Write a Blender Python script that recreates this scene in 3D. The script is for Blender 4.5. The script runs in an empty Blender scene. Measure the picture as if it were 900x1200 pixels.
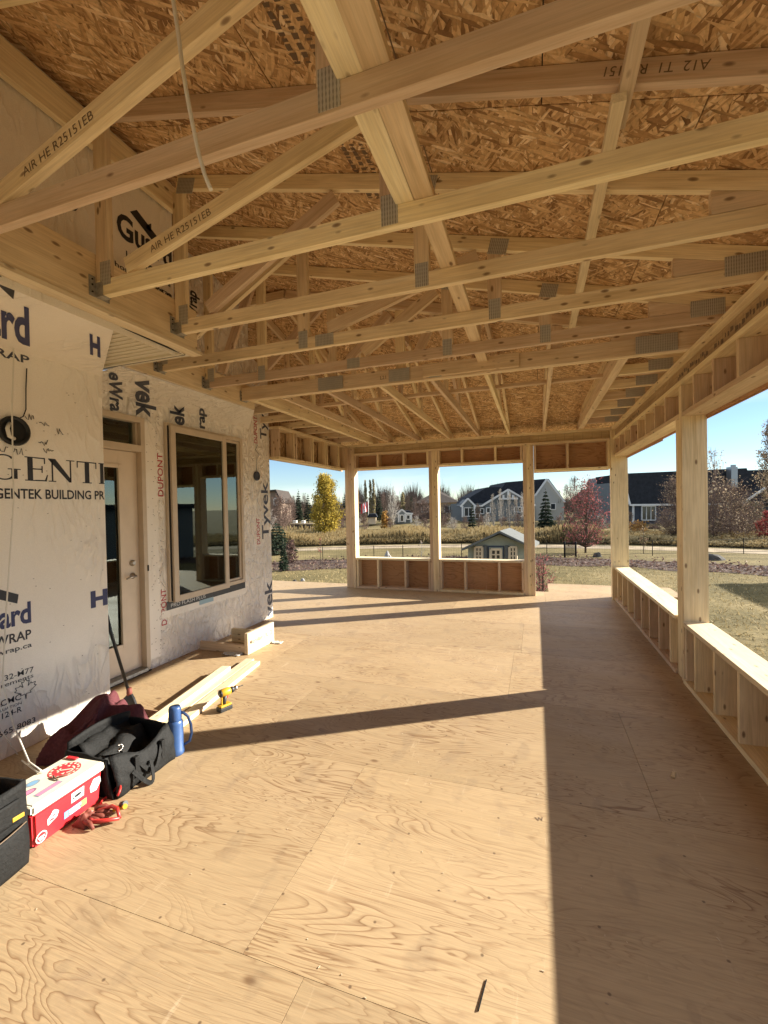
import bpy, bmesh, math, random
from mathutils import Vector, Matrix, noise as mnoise
random.seed(7)
sc = bpy.context.scene
R = math.radians
# ------------------------------------------------------------------ camera, sky, sun, exposure
F_PX, YAW, PITCH, ROLL, EYE = 515.6, 0.3319, -0.0131, -0.0204, 1.6
fwd = Vector((-math.sin(YAW)*math.cos(PITCH), math.cos(YAW)*math.cos(PITCH), math.sin(PITCH)))
rgt = Vector((math.cos(YAW), math.sin(YAW), 0)); upv = rgt.cross(fwd)
r2 = math.cos(ROLL)*rgt + math.sin(ROLL)*upv
u2 = -math.sin(ROLL)*rgt + math.cos(ROLL)*upv
cam = bpy.data.objects.new('camera', bpy.data.cameras.new('camera'))
sc.collection.objects.link(cam)
cam.matrix_world = Matrix(((r2.x, u2.x, -fwd.x, 0), (r2.y, u2.y, -fwd.y, 0), (r2.z, u2.z, -fwd.z, EYE), (0, 0, 0, 1)))
cam.data.sensor_fit = 'VERTICAL'; cam.data.sensor_height = 36; cam.data.lens = 36*F_PX/1200
cam.data.clip_start = 0.05; cam.data.clip_end = 2000
sc.camera = cam
SUN_EL, SUN_K = R(21.6), 0.605            # elevation; sun lies towards (+1, +SUN_K)
sun = bpy.data.objects.new('sun', bpy.data.lights.new('sun', 'SUN'))
sc.collection.objects.link(sun)
sdir = Vector((1, SUN_K, 0)).normalized()*math.cos(SUN_EL) + Vector((0, 0, math.sin(SUN_EL)))
sun.rotation_euler = sdir.to_track_quat('Z', 'Y').to_euler()
sun.data.energy = 4.7; sun.data.angle = R(0.5); sun.data.color = (1.0, 0.93, 0.81)
w = bpy.data.worlds.new('World'); sc.world = w; w.use_nodes = True
wn = w.node_tree.nodes; wl = w.node_tree.links
bg = wn['Background']
sky = wn.new('ShaderNodeTexSky'); sky.sky_type = 'NISHITA'; sky.sun_disc = False
sky.sun_elevation = SUN_EL; sky.sun_rotation = math.atan2(1, SUN_K)
sky.altitude = 1200; sky.air_density = 1.0; sky.dust_density = 0.1; sky.ozone_density = 3.0
wtc = wn.new('ShaderNodeTexCoord'); wmp = wn.new('ShaderNodeMapping'); wmp.inputs['Scale'].default_value = (1.2, 1.2, 6)
wno = wn.new('ShaderNodeTexNoise'); wno.inputs['Scale'].default_value = 2.2; wno.inputs['Detail'].default_value = 7
wrp = wn.new('ShaderNodeValToRGB'); wrp.color_ramp.elements[0].position = .52; wrp.color_ramp.elements[1].position = .8
wrp.color_ramp.elements[1].color = (.32, .32, .32, 1)
wmx = wn.new('ShaderNodeMixRGB'); wmx.inputs[2].default_value = (9.5, 9.6, 9.7, 1)
wl.new(wtc.outputs['Generated'], wmp.inputs[0]); wl.new(wmp.outputs[0], wno.inputs['Vector']); wl.new(wno.outputs['Fac'], wrp.inputs[0])
wsx = wn.new('ShaderNodeSeparateXYZ'); wl.new(wtc.outputs['Generated'], wsx.inputs[0])
whr = wn.new('ShaderNodeMapRange'); whr.inputs[1].default_value = .25; whr.inputs[2].default_value = .65; whr.inputs[3].default_value = 0; whr.inputs[4].default_value = .55  # bright cloud veil high overhead, out of view, added for fill light
wl.new(wsx.outputs[2], whr.inputs[0])
wad = wn.new('ShaderNodeMath'); wad.operation = 'ADD'; wad.use_clamp = True; wl.new(wrp.outputs[0], wad.inputs[0]); wl.new(whr.outputs[0], wad.inputs[1])
wl.new(wad.outputs[0], wmx.inputs[0]); wl.new(sky.outputs[0], wmx.inputs[1]); wl.new(wmx.outputs[0], bg.inputs[0])
bg.inputs[1].default_value = 0.05
sc.view_settings.view_transform = 'Standard'; sc.view_settings.look = 'None'
sc.view_settings.exposure = 1.8; sc.view_settings.gamma = 1
sc.cycles.max_bounces = 10; sc.cycles.diffuse_bounces = 8; sc.cycles.transparent_max_bounces = 12

# ------------------------------------------------------------------ helpers
COL = sc.collection
def ray(px, py):
    return fwd + (px-450)/F_PX*r2 - (py-600)/F_PX*u2
def hit(px, py, X=None, Y=None, Z=None):
    d = ray(px, py)
    t = X/d.x if X is not None else (Y/d.y if Y is not None else (Z-EYE)/d.z)
    return Vector((0, 0, EYE)) + d*t
def tag(o, label=None, cat=None, group=None, kind=None):
    if label: o['label'] = label
    if cat: o['category'] = cat
    if group: o['group'] = group
    if kind: o['kind'] = kind
    return o
def thing(name, label, cat, loc=(0, 0, 0), rz=0, group=None):
    o = bpy.data.objects.new(name, None); COL.objects.link(o)
    o.location = loc; o.rotation_euler = (0, 0, rz); o.empty_display_size = .1
    return tag(o, label, cat, group)
def link(name, me, mats, parent=None, M=None):
    o = bpy.data.objects.new(name, me); COL.objects.link(o)
    for m in (mats if isinstance(mats, (list, tuple)) else [mats]): me.materials.append(m)
    M = M or Matrix()
    if parent:
        o.parent = parent
        P = world(parent)
        M = P.inverted() @ M
    o.matrix_basis = M
    return o
def world(o):
    m = o.matrix_basis if o.type != 'EMPTY' else Matrix.LocRotScale(o.location, o.rotation_euler, o.scale)
    return world(o.parent) @ m if o.parent else m.copy()
class MB:
    """collects shapes into one mesh"""
    def __init__(s): s.bm = bmesh.new()
    def box(s, lo, hi, mi=0, bev=0):
        lo, hi = Vector(lo), Vector(hi)
        r = bmesh.ops.create_cube(s.bm, size=1)
        vs = r['verts']
        for v in vs: v.co = Vector(((lo[i]+hi[i])/2 + v.co[i]*(hi[i]-lo[i]) for i in range(3)))
        fs = {f for v in vs for f in v.link_faces}
        for f in fs: f.material_index = mi
        if bev:
            es = list({e for v in vs for e in v.link_edges})
            r = bmesh.ops.bevel(s.bm, geom=es, offset=bev, segments=2, affect='EDGES', profile=.6)
            for f in r['faces']: f.material_index = mi
        return s
    def tube(s, pts, rad, seg=8, mi=0, cap=True):
        pts = [Vector(p) for p in pts]; n = len(pts)
        rr = rad if isinstance(rad, (list, tuple)) else [rad]*n
        rings = []
        ref = None
        for i, p in enumerate(pts):
            t = (pts[min(i+1, n-1)] - pts[max(i-1, 0)]).normalized()
            a = ref if ref is not None else (Vector((0, 0, 1)) if abs(t.z) < .9 else Vector((1, 0, 0)))
            x = (a - t*a.dot(t)).normalized(); y = t.cross(x); ref = x
            rings.append([s.bm.verts.new(p + (x*math.cos(k/seg*6.28319) + y*math.sin(k/seg*6.28319))*rr[i]) for k in range(seg)])
        for a, b in zip(rings, rings[1:]):
            for k in range(seg):
                f = s.bm.faces.new((a[k], a[(k+1) % seg], b[(k+1) % seg], b[k])); f.material_index = mi; f.smooth = True
        if cap and seg > 2:
            f = s.bm.faces.new(rings[0][::-1]); f.material_index = mi
            f = s.bm.faces.new(rings[-1]); f.material_index = mi
        return s
    def lathe(s, c, prof, seg=20, mi=0, axis='z'):
        c = Vector(c); rings = []
        for (r, z) in prof:
            ring = []
            for k in range(seg):
                a = k/seg*6.28319; p = (r*math.cos(a), r*math.sin(a), z)
                if axis == 'x': p = (z, p[0], p[1])
                if axis == 'y': p = (p[0], z, p[1])
                ring.append(s.bm.verts.new(c+Vector(p)))
            rings.append(ring)
        for a, b in zip(rings, rings[1:]):
            for k in range(seg):
                f = s.bm.faces.new((a[k], a[(k+1) % seg], b[(k+1) % seg], b[k])); f.material_index = mi; f.smooth = True
        for rg in (rings[0][::-1], rings[-1]):
            f = s.bm.faces.new(rg); f.material_index = mi
        return s
    def poly(s, pts, mi=0):
        f = s.bm.faces.new([s.bm.verts.new(p) for p in pts]); f.material_index = mi; return s
    def prism(s, pts, vec, mi=0):
        vec = Vector(vec)
        a = [s.bm.verts.new(p) for p in pts]; b = [s.bm.verts.new(Vector(p)+vec) for p in pts]
        n = len(a); fs = [s.bm.faces.new(a[::-1]), s.bm.faces.new(b)]
        for i in range(n): fs.append(s.bm.faces.new((a[i], a[(i+1) % n], b[(i+1) % n], b[i])))
        for f in fs: f.material_index = mi
        return s
    def raw(s, verts, faces, mi=0):
        vs = [s.bm.verts.new(v) for v in verts]
        for f in faces:
            try: ff = s.bm.faces.new([vs[i] for i in f]); ff.material_index = mi
            except ValueError: pass
        return s
    def mesh(s, name, recalc=True):
        me = bpy.data.meshes.new(name)
        if recalc: bmesh.ops.recalc_face_normals(s.bm, faces=s.bm.faces)
        s.bm.to_mesh(me); s.bm.free(); return me
    def build(s, name, mats, parent=None, M=None, recalc=True):
        return link(name, s.mesh(name, recalc), mats, parent, M)
def frame(a, b, up=(0, 0, 1)):
    a, b = Vector(a), Vector(b); x = (b-a).normalized(); z = Vector(up); z = (z - x*z.dot(x)).normalized(); y = z.cross(x)
    c = (a+b)/2
    return Matrix(((x.x, y.x, z.x, c.x), (x.y, y.y, z.y, c.y), (x.z, y.z, z.z, c.z), (0, 0, 0, 1))), (b-a).length
_bc = {}
def lumber(name, a, b, wd, h, mat, parent=None, up=(0, 0, 1), stamp=None, bev=.003):
    """a board from a to b: wd across, h along up; local x runs along the grain"""
    M, L = frame(a, b, up)
    mb = MB().box((-L/2, -wd/2, -h/2), (L/2, wd/2, h/2), 0, bev)
    mats = [mat]
    if stamp:
        mats.append(MAT['stamp_ink'])
        for (txt, x, z, size, flip) in stamp:
            vs, fs = text_shape(txt, size, 0.0)
            sg = -1 if flip else 1
            mb.raw([(x+sg*v[0], -wd/2-.0012, z+sg*v[1]) for v in vs], fs, 1)
    return mb.build(name, mats, parent, M, recalc=not stamp)
def text_shape(body, size=1.0, bold=0.0, narrow=1.0, shear=0.0):
    cu = bpy.data.curves.new('txt', 'FONT'); cu.body = body; cu.size = size; cu.offset = bold*size; cu.resolution_u = 3; cu.shear = shear
    cu.fill_mode = 'FRONT' if hasattr(cu, 'fill_mode') else cu.fill_mode
    ob = bpy.data.objects.new('txt', cu); COL.objects.link(ob)
    dg = bpy.context.evaluated_depsgraph_get(); me = ob.evaluated_get(dg).to_mesh()
    vs = [(v.co.x*narrow, v.co.y) for v in me.vertices]; fs = [tuple(p.vertices) for p in me.polygons]
    ob.evaluated_get(dg).to_mesh_clear()
    bpy.data.objects.remove(ob); bpy.data.curves.remove(cu)
    return vs, fs

# ------------------------------------------------------------------ materials
MAT = {}
class NT:
    def __init__(s, name):
        m = bpy.data.materials.new(name); m.use_nodes = True; s.m = m; s.t = m.node_tree; s.b = s.t.nodes['Principled BSDF']; MAT[name] = m
    def n(s, ty, **kw):
        nd = s.t.nodes.new('ShaderNode'+ty)
        for k, v in kw.items():
            if k.startswith('i_'): nd.inputs[k[2:].replace('_', ' ')].default_value = v
            elif k.startswith('x'): nd.inputs[int(k[1:])].default_value = v
            else: setattr(nd, k, v)
        return nd
    def l(s, a, b): s.t.links.new(a, b)
    def math(s, op, a, b=None, c=None):
        nd = s.n('Math', operation=op)
        for i, q in enumerate((a, b, c)):
            if q is None: continue
            if isinstance(q, (int, float)): nd.inputs[i].default_value = q
            else: s.l(q, nd.inputs[i])
        return nd.outputs[0]
    def ramp(s, fac, stops, interp='LINEAR'):
        nd = s.n('ValToRGB'); cr = nd.color_ramp; cr.interpolation = interp
        while len(cr.elements) < len(stops): cr.elements.new(.5)
        for e, (p, c) in zip(cr.elements, stops):
            e.position = p; e.color = (c, c, c, 1) if isinstance(c, (int, float)) else (*c, 1)
        s.l(fac, nd.inputs[0]); return nd.outputs[0]
    def mix(s, fac, a, b, mode='MIX'):
        nd = s.n('MixRGB', blend_type=mode)
        for i, q in enumerate((fac, a, b)):
            if isinstance(q, (int, float)): nd.inputs[i].default_value = q
            elif isinstance(q, tuple): nd.inputs[i].default_value = (*q, 1)
            else: s.l(q, nd.inputs[i])
        return nd.outputs[0]
    def coords(s, kind='Object', scale=(1, 1, 1), rot=(0, 0, 0), off=None):
        tc = s.n('TexCoord'); v = tc.outputs[kind]
        if off is not None:
            va = s.n('VectorMath', operation='ADD'); s.l(v, va.inputs[0]); s.l(off, va.inputs[1]); v = va.outputs[0]
        mp = s.n('Mapping'); mp.inputs['Scale'].default_value = scale; mp.inputs['Rotation'].default_value = rot
        s.l(v, mp.inputs[0]); return mp.outputs[0]
    def noise(s, vec, scale=1, detail=4, rough=.5, dist=0):
        nd = s.n('TexNoise'); s.l(vec, nd.inputs['Vector']); nd.inputs['Scale'].default_value = scale
        nd.inputs['Detail'].default_value = detail; nd.inputs['Roughness'].default_value = rough; nd.inputs['Distortion'].default_value = dist
        return nd.outputs['Fac']
    def voro(s, vec, scale=1, out='Color', feat='F1', rnd=1.0):
        nd = s.n('TexVoronoi', feature=feat); s.l(vec, nd.inputs['Vector']); nd.inputs['Scale'].default_value = scale
        nd.inputs['Randomness'].default_value = rnd
        return nd.outputs[out]
    def bump(s, h, strength=.3, dist=.01):
        nd = s.n('Bump'); nd.inputs['Strength'].default_value = strength; nd.inputs['Distance'].default_value = dist
        s.l(h, nd.inputs['Height']); s.l(nd.outputs[0], s.b.inputs['Normal']); return nd
    def col(s, c):
        if isinstance(c, tuple): s.b.inputs['Base Color'].default_value = (*c, 1)
        else: s.l(c, s.b.inputs['Base Color'])
        return s
    def rough(s, r):
        if isinstance(r, (int, float)): s.b.inputs['Roughness'].default_value = r
        else: s.l(r, s.b.inputs['Roughness'])
        return s
def obj_random_offset(t, mul=37.0):
    oi = t.n('ObjectInfo'); r = oi.outputs['Random']
    cb = t.n('CombineXYZ'); t.l(t.math('MULTIPLY', r, mul), cb.inputs[0]); t.l(t.math('MULTIPLY', r, mul*.37), cb.inputs[1]); t.l(t.math('MULTIPLY', r, mul*.71), cb.inputs[2])
    return r, cb.outputs[0]

def mk_lumber(name, c_lo, c_mid, c_hi, knots=.9):
    t = NT(name); r, off = obj_random_offset(t)
    v = t.coords('Object', (.9, 16, 16), off=off)
    g1 = t.noise(v, 2.0, 5, .6, .6)
    v2 = t.coords('Object', (2.2, 70, 70), off=off)
    g2 = t.noise(v2, 2.0, 3, .6)
    c = t.ramp(g1, [(.25, c_lo), (.5, c_mid), (.75, c_hi)])
    fine = t.ramp(g2, [(.3, .86), (.6, 1.04)])
    c = t.mix(1, c, fine, 'MULTIPLY')
    hv = t.n('HueSaturation'); hv.inputs['Saturation'].default_value = 1
    t.l(t.math('MULTIPLY_ADD', r, .40, .78), hv.inputs['Value'])
    t.l(t.math('MULTIPLY_ADD', r, .036, .482), hv.inputs['Hue']); t.l(c, hv.inputs['Color']); c = hv.outputs[0]
    # broad blotches of weather
    bl = t.noise(t.coords('Object', (1, 3, 3), off=off), 2.2, 3, .6)
    c = t.mix(t.ramp(bl, [(.45, 0.0), (.75, .35)]), c, tuple(x*.72 for x in c_lo))
    vk = t.coords('Object', (8, 19, 19), off=off)
    kd = t.voro(vk, 1.0, 'Distance'); kc = t.n('SeparateColor'); t.l(t.voro(vk, 1.0, 'Color'), kc.inputs[0])
    kn = t.math('MULTIPLY', t.ramp(kd, [(.0, 1.0), (.13, .8), (.22, 0.0)]), t.ramp(kc.outputs[0], [(.58, 0.0), (.62, 1.0)]))
    c = t.mix(t.math('MULTIPLY', kn, knots), c, (.15, .075, .035))
    t.col(c).rough(.62); t.b.inputs['Specular IOR Level'].default_value = .25
    t.bump(t.math('ADD', g2, t.math('MULTIPLY', kn, -.4)), .12, .004)
    return t.m
mk_lumber('lumber', (.60, .445, .26), (.73, .57, .365), (.82, .67, .46))
mk_lumber('truss_lumber', (.62, .46, .27), (.76, .605, .40), (.85, .71, .50))
mk_lumber('pale_lumber', (.66, .53, .33), (.75, .63, .42), (.82, .71, .51), .6)
mk_lumber('lvl_wood', (.30, .19, .10), (.42, .28, .16), (.54, .38, .23), .25)

def panel_offset(t):
    at = t.n('Attribute', attribute_name='rnd'); sp = t.n('SeparateColor'); t.l(at.outputs['Color'], sp.inputs[0])
    cb = t.n('CombineXYZ'); t.l(t.math('MULTIPLY', sp.outputs[0], 50), cb.inputs[0]); t.l(t.math('MULTIPLY', sp.outputs[1], 50), cb.inputs[1])
    t.l(t.math('MULTIPLY', sp.outputs[2], 9), cb.inputs[2])
    return sp.outputs[2], cb.outputs[0]
def mk_plywood(name, pale, mid, line, rows=11.0, grain_x=True, use_panel=True):
    t = NT(name)
    if use_panel: r, off = panel_offset(t)
    else: r, off = obj_random_offset(t)
    sx = (.5, 2.5, 2.5) if grain_x else (2.5, .5, 2.5)
    v = t.coords('Object', sx, off=off)
    n1 = t.noise(v, 1.7 if use_panel else 1.15, 3.5, .54, .8)
    # cathedral grain = contour lines of a stretched noise
    ph = t.math('FRACT', t.math('MULTIPLY', n1, rows*2.1))
    ln = t.ramp(ph, [(.0, .0), (.55, .08), (.80, .6), (.88, 1.0), (.94, .3), (1.0, .0)])
    amt = t.noise(t.coords('Object', (1, 2, 2), off=off), 1.3, 3, .5)
    lw = t.math('MULTIPLY', ln, t.ramp(amt, [(.36, .16), (.62, .78)]))
    fib = t.noise(t.coords('Object', (5, 150, 150) if grain_x else (150, 5, 150), off=off), 1, 3, .6)
    big = t.noise(t.coords('Object', (.6, 1.1, 1), off=off), 1.0, 4, .6)
    c = t.mix(t.ramp(big, [(.3, 0.0), (.7, 1.0)]), pale, mid)
    c = t.mix(lw, c, line)
    c = t.mix(1, c, t.ramp(fib, [(.3, .84), (.7, 1.05)]), 'MULTIPLY')
    c = t.mix(1, c, t.ramp(r, [(0, .92), (1, 1.05)]), 'MULTIPLY')
    kd = t.voro(t.coords('Object', (1.7, 2.9, 2.9), off=off), 1.2, 'Distance')
    kn = t.ramp(kd, [(.0, .9), (.035, .7), (.065, .15), (.085, 0.0)])
    c = t.mix(kn, c, (.13, .065, .03))
    # scuffs and mud
    sc_ = t.noise(t.coords('Object', (2.2, 2.2, 2.2)), 1.4, 8, .72, .4)
    c = t.mix(t.ramp(sc_, [(.56, 0.0), (.72, .45)]), c, (.27, .19, .125))
    st = t.noise(t.coords('Object', (9, 1.2, 1), (0, 0, .5)), 1.5, 6, .75)
    c = t.mix(t.ramp(st, [(.62, 0.0), (.74, .38)]), c, (.74, .60, .42))
    if use_panel:                           # screw heads along the joists, and faint boot marks
        sp = t.n('SeparateXYZ'); tc = t.n('TexCoord'); t.l(tc.outputs['Object'], sp.inputs[0])
        fx = t.math('MULTIPLY', t.math('ABSOLUTE', t.math('SUBTRACT', t.math('FRACT', t.math('MULTIPLY', sp.outputs[0], 1/.406)), .5)), .406)
        fy = t.math('MULTIPLY', t.math('ABSOLUTE', t.math('SUBTRACT', t.math('FRACT', t.math('MULTIPLY', sp.outputs[1], 1/.24)), .5)), .24)
        dd = t.math('SQRT', t.math('ADD', t.math('POWER', fx, 2.0), t.math('POWER', fy, 2.0)))
        c = t.mix(t.ramp(dd, [(.0, .85), (.0045, .7), (.0065, 0.0)]), c, (.10, .06, .035))
        bt = t.noise(t.coords('Object', (3.2, 1.6, 1), (0, 0, .4)), 2.0, 2, .4)
        c = t.mix(t.math('MULTIPLY', t.ramp(bt, [(.62, 0.0), (.68, .35)]), t.noise(t.coords('Object'), 40, 2, .5)), c, (.16, .115, .08))
    t.col(c).rough(t.ramp(n1, [(.3, .5), (.7, .66)])); t.b.inputs['Specular IOR Level'].default_value = .28
    t.bump(t.math('ADD', t.math('MULTIPLY', ln, -.5), fib), .16, .003)
    return t.m
mk_plywood('floor_plywood', (.47, .34, .198), (.40, .285, .156), (.18, .09, .038))
mk_plywood('wall_plywood', (.52, .295, .15), (.42, .22, .10), (.20, .085, .035), 9, True, False)

def mk_osb(name, along='y', dark=1.0, panel=True):
    t = NT(name)
    if panel: r, off = panel_offset(t)
    else: r, off = obj_random_offset(t)
    base = 0 if along == 'x' else math.pi/2
    lay = []
    for i, (ang, sc_) in enumerate(((0, 1.0), (.55, .9), (-.6, 1.1), (1.15, .85))):
        v0 = t.coords('Object', (1, 1, 1), (0, 0, 0), off=off)
        mp = t.n('Mapping', vector_type='POINT'); mp.inputs['Rotation'].default_value = (0, 0, base+ang); mp.inputs['Location'].default_value = (i*3.7, i*1.3, 0)
        t.l(v0, mp.inputs[0])
        mp2 = t.n('Mapping'); mp2.inputs['Scale'].default_value = (12*sc_, 68*sc_, 12); t.l(mp.outputs[0], mp2.inputs[0])
        nz = t.n('TexNoise'); nz.inputs['Scale'].default_value = .9; nz.inputs['Detail'].default_value = 2; t.l(mp2.outputs[0], nz.inputs['Vector'])
        ad = t.n('MixRGB', blend_type='ADD'); ad.inputs[0].default_value = .55; t.l(mp2.outputs[0], ad.inputs[1]); t.l(nz.outputs['Color'], ad.inputs[2])
        vo = t.n('TexVoronoi'); vo.inputs['Scale'].default_value = 1; t.l(ad.outputs[0], vo.inputs['Vector'])
        sp = t.n('SeparateColor'); t.l(vo.outputs['Color'], sp.inputs[0])
        lay.append((sp.outputs[0], sp.outputs[1], vo.outputs['Distance']))
    val, _, h = lay[0]
    for k, (cv, sel, d) in enumerate(lay[1:]):
        m = t.ramp(sel, [(.62, 0.0), (.64, 1.0)])
        nd = t.n('Mix'); nd.data_type = 'FLOAT'; t.l(m, nd.inputs[0]); t.l(val, nd.inputs[2]); t.l(cv, nd.inputs[3]); val = nd.outputs[0]
        nd = t.n('Mix'); nd.data_type = 'FLOAT'; t.l(m, nd.inputs[0]); t.l(h, nd.inputs[2]); t.l(d, nd.inputs[3]); h = nd.outputs[0]
    q = dark
    c = t.ramp(val, [(.0, (.19*q, .10*q, .042*q)), (.25, (.37*q, .225*q, .105*q)), (.6, (.51*q, .335*q, .17*q)), (.9, (.60*q, .425*q, .235*q)), (1, (.72*q, .57*q, .38*q))])
    gr = t.noise(t.coords('Object', (60, 60, 60), off=off), 1, 3, .6)
    c = t.mix(1, c, t.ramp(gr, [(.3, .8), (.7, 1.1)]), 'MULTIPLY')
    edge = t.ramp(h, [(.55, 1.0), (.95, .55)])
    c = t.mix(1, c, edge, 'MULTIPLY')
    t.col(c).rough(.62); t.b.inputs['Specular IOR Level'].default_value = .25
    t.bump(t.math('SUBTRACT', val, h), .3, .004)
    return t.m
mk_osb('osb', 'y', 1.27); mk_osb('osb_wall', 'y', .9, False)

def simple(name, c, rough=.5, metal=0, spec=.5, var=0, bump=0, scale=30):
    t = NT(name)
    if var or bump:
        n = t.noise(t.coords('Object'), scale, 5, .6)
        if var: t.col(t.mix(t.ramp(n, [(.3, 0.0), (.7, 1.0)]), tuple(x*(1-var) for x in c), tuple(min(1, x*(1+var)) for x in c)))
        else: t.col(c)
        if bump: t.bump(n, bump, .01)
    else: t.col(c)
    t.rough(rough); t.b.inputs['Metallic'].default_value = metal; t.b.inputs['Specular IOR Level'].default_value = spec
    return t.m
def mk_wrap(name, c, crinkle=.55, fine=.15):
    t = NT(name); v = t.coords('Object')
    def fold(sc_, rot, st, p):
        n = t.noise(t.coords('Object', (1, st, .9), rot), sc_, 3, .5, .5)
        r_ = t.math('SUBTRACT', 1.0, t.math('MULTIPLY', t.math('ABSOLUTE', t.math('SUBTRACT', n, .5)), 3.2))
        return t.math('POWER', t.math('MAXIMUM', r_, 0.0), p)
    area = t.ramp(t.noise(v, 1.3, 2, .5), [(.46, .04), (.66, 1.0)])
    h = t.math('ADD', t.math('MULTIPLY', fold(1.7, (.85, 0, 0), 2.2, 9), .8), t.math('MULTIPLY', fold(2.1, (-.8, 0, 0), 2.4, 9), .8))
    h = t.math('MULTIPLY', h, area)
    h = t.math('ADD', h, t.math('MULTIPLY', fold(7.0, (.5, 0, 0), 1.4, 3), fine))
    h = t.math('ADD', h, t.math('MULTIPLY', t.noise(v, 1.5, 2, .4, .3), .6))
    dirt = t.noise(v, 1.3, 6, .65)
    cc = t.mix(t.ramp(dirt, [(.4, 0.0), (.8, .3)]), c, tuple(x*.82 for x in c))
    ft = t.noise(v, 260, 2, .5)
    cc = t.mix(1, cc, t.ramp(ft, [(.3, .93), (.7, 1.03)]), 'MULTIPLY')
    t.col(cc).rough(t.ramp(dirt, [(.3, .28), (.7, .42)])); t.b.inputs['Specular IOR Level'].default_value = .45
    t.bump(h, crinkle, .055)
    return t.m
mk_wrap('house_wrap', (.86, .80, .70), .34, .05); mk_wrap('tyvek_wrap', (.86, .80, .705), .7, .5)
simple('stamp_ink', (.15, .10, .06), .7); simple('black_ink', (.016, .016, .022), .5); simple('navy_ink', (.016, .022, .10), .5)
simple('red_ink', (.42, .03, .03), .5); simple('grey_ink', (.05, .055, .075), .5)
def mk_plate():
    t = NT('steel_plate'); v = t.coords('Object'); sp = t.n('SeparateXYZ'); t.l(v, sp.inputs[0])
    a = t.math('SINE', t.math('MULTIPLY', sp.outputs[0], 520)); b_ = t.math('SINE', t.math('MULTIPLY', sp.outputs[2], 300)); m = t.math('GREATER_THAN', t.math('MULTIPLY_ADD', b_, .35, a), .45)
    n = t.noise(v, 30, 3, .6)
    t.col(t.mix(t.math('MULTIPLY', m, .75), t.mix(n, (.42, .41, .37), (.58, .56, .50)), (.20, .19, .16))).rough(.5); t.b.inputs['Metallic'].default_value = .35
    t.bump(m, -.3, .002)
mk_plate()
simple('galvanised', (.34, .33, .30), .5, .45, .5, .3, .2, 40)
simple('tan_trim', (.56, .46, .34), .45, 0, .4, .06, 0, 8); simple('door_paint', (.68, .565, .43), .4, 0, .4, .05, 0, 6)
simple('vinyl', (.66, .60, .46), .45, 0, .4)
simple('dark', (.012, .011, .01), .8); simple('gap_dark', (.03, .018, .01), .9)
simple('black_metal', (.018, .018, .018), .4, .3); simple('brushed_nickel', (.45, .42, .38), .28, 1)
simple('black_canvas', (.0065, .0065, .006), .75, 0, .3, .4, .5, 60); simple('black_lining', (.007, .007, .007), .95, 0, .1)
simple('maroon_cloth', (.10, .030, .034), .9, 0, .2, .25, .4, 60)
simple('cooler_red', (.62, .022, .03), .42, 0, .5, .06, 0, 9); simple('cooler_white', (.74, .68, .54), .45, 0, .4, .1, .1, 12)
simple('sticker_white', (.78, .76, .72), .4); simple('sticker_blue', (.20, .38, .58), .4); simple('sticker_pink', (.65, .25, .40), .4); simple('sticker_grey', (.25, .31, .37), .4)
simple('sticker_red', (.52, .04, .05), .4); simple('sticker_yellow', (.72, .58, .12), .4); simple('sticker_purple', (.30, .12, .22), .4)
simple('thermos_blue', (.035, .085, .22), .38, 0, .5, .08, .05, 30); simple('tool_yellow', (.55, .31, .02), .45); simple('tool_black', (.02, .02, .02), .5)
simple('tool_red', (.40, .025, .02), .42); simple('tool_brown', (.16, .035, .02), .7); simple('cable_white', (.68, .64, .55), .45); simple('orange_tool', (.5, .2, .03), .6)
simple('flashing', (.025, .026, .028), .45, 0, .5, .3, .3, 20); simple('tray_black', (.012, .012, .013), .6); simple('paper', (.62, .62, .60), .7, 0, .3, .1, .5, 25)
simple('tape_blue', (.28, .42, .48), .4); simple('blue_paint_mark', (.03, .14, .22), .6)
def mk_glass():
    t = NT('glass'); t.t.nodes.remove(t.b)
    tr = t.n('BsdfTransparent'); tr.inputs[0].default_value = (.60, .64, .62, 1)
    gl = t.n('BsdfGlossy'); gl.inputs['Roughness'].default_value = .015; gl.inputs[0].default_value = (.80, .92, .88, 1)
    fr = t.n('Fresnel'); fr.inputs[0].default_value = 2.0
    mx = t.n('MixShader'); t.l(fr.outputs[0], mx.inputs[0]); t.l(tr.outputs[0], mx.inputs[1]); t.l(gl.outputs[0], mx.inputs[2])
    t.l(mx.outputs[0], t.t.nodes['Material Output'].inputs[0])
mk_glass()
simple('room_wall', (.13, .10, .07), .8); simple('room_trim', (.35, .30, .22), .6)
# outdoors
def mk_ground():
    t = NT('lawn'); v = t.coords('Object')
    n = t.noise(v, .28, 8, .68); f = t.noise(v, 7, 5, .75); s2 = t.noise(t.coords('Object', (.25, 1.6, 1), (0, 0, .35)), 1.1, 6, .72)
    c = t.ramp(n, [(.32, (.115, .095, .042)), (.5, (.205, .16, .072)), (.68, (.30, .23, .115))])
    c = t.mix(t.ramp(f, [(.35, .6), (.62, 0.0)]), c, (.085, .072, .033))
    c = t.mix(t.ramp(s2, [(.47, 0.0), (.66, .75)]), c, (.10, .082, .038))
    t.col(c).rough(.95); t.b.inputs['Specular IOR Level'].default_value = .1; t.bump(f, .8, .05)
mk_ground()
simple('path_gravel', (.30, .24, .165), .95, 0, .1, .35, .3, 1.5)
simple('mulch', (.085, .06, .05), .95, 0, .1, .6, .8, 14)
simple('bank_shade', (.05, .042, .022), .95, 0, .1, .4, .5, 3); simple('bark', (.10, .075, .055), .9, 0, .1, .3, .5, 12); simple('pale_bark', (.36, .33, .29), .85, 0, .1, .3, .3, 8); simple('twig', (.15, .105, .085), .9, 0, .1)
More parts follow.
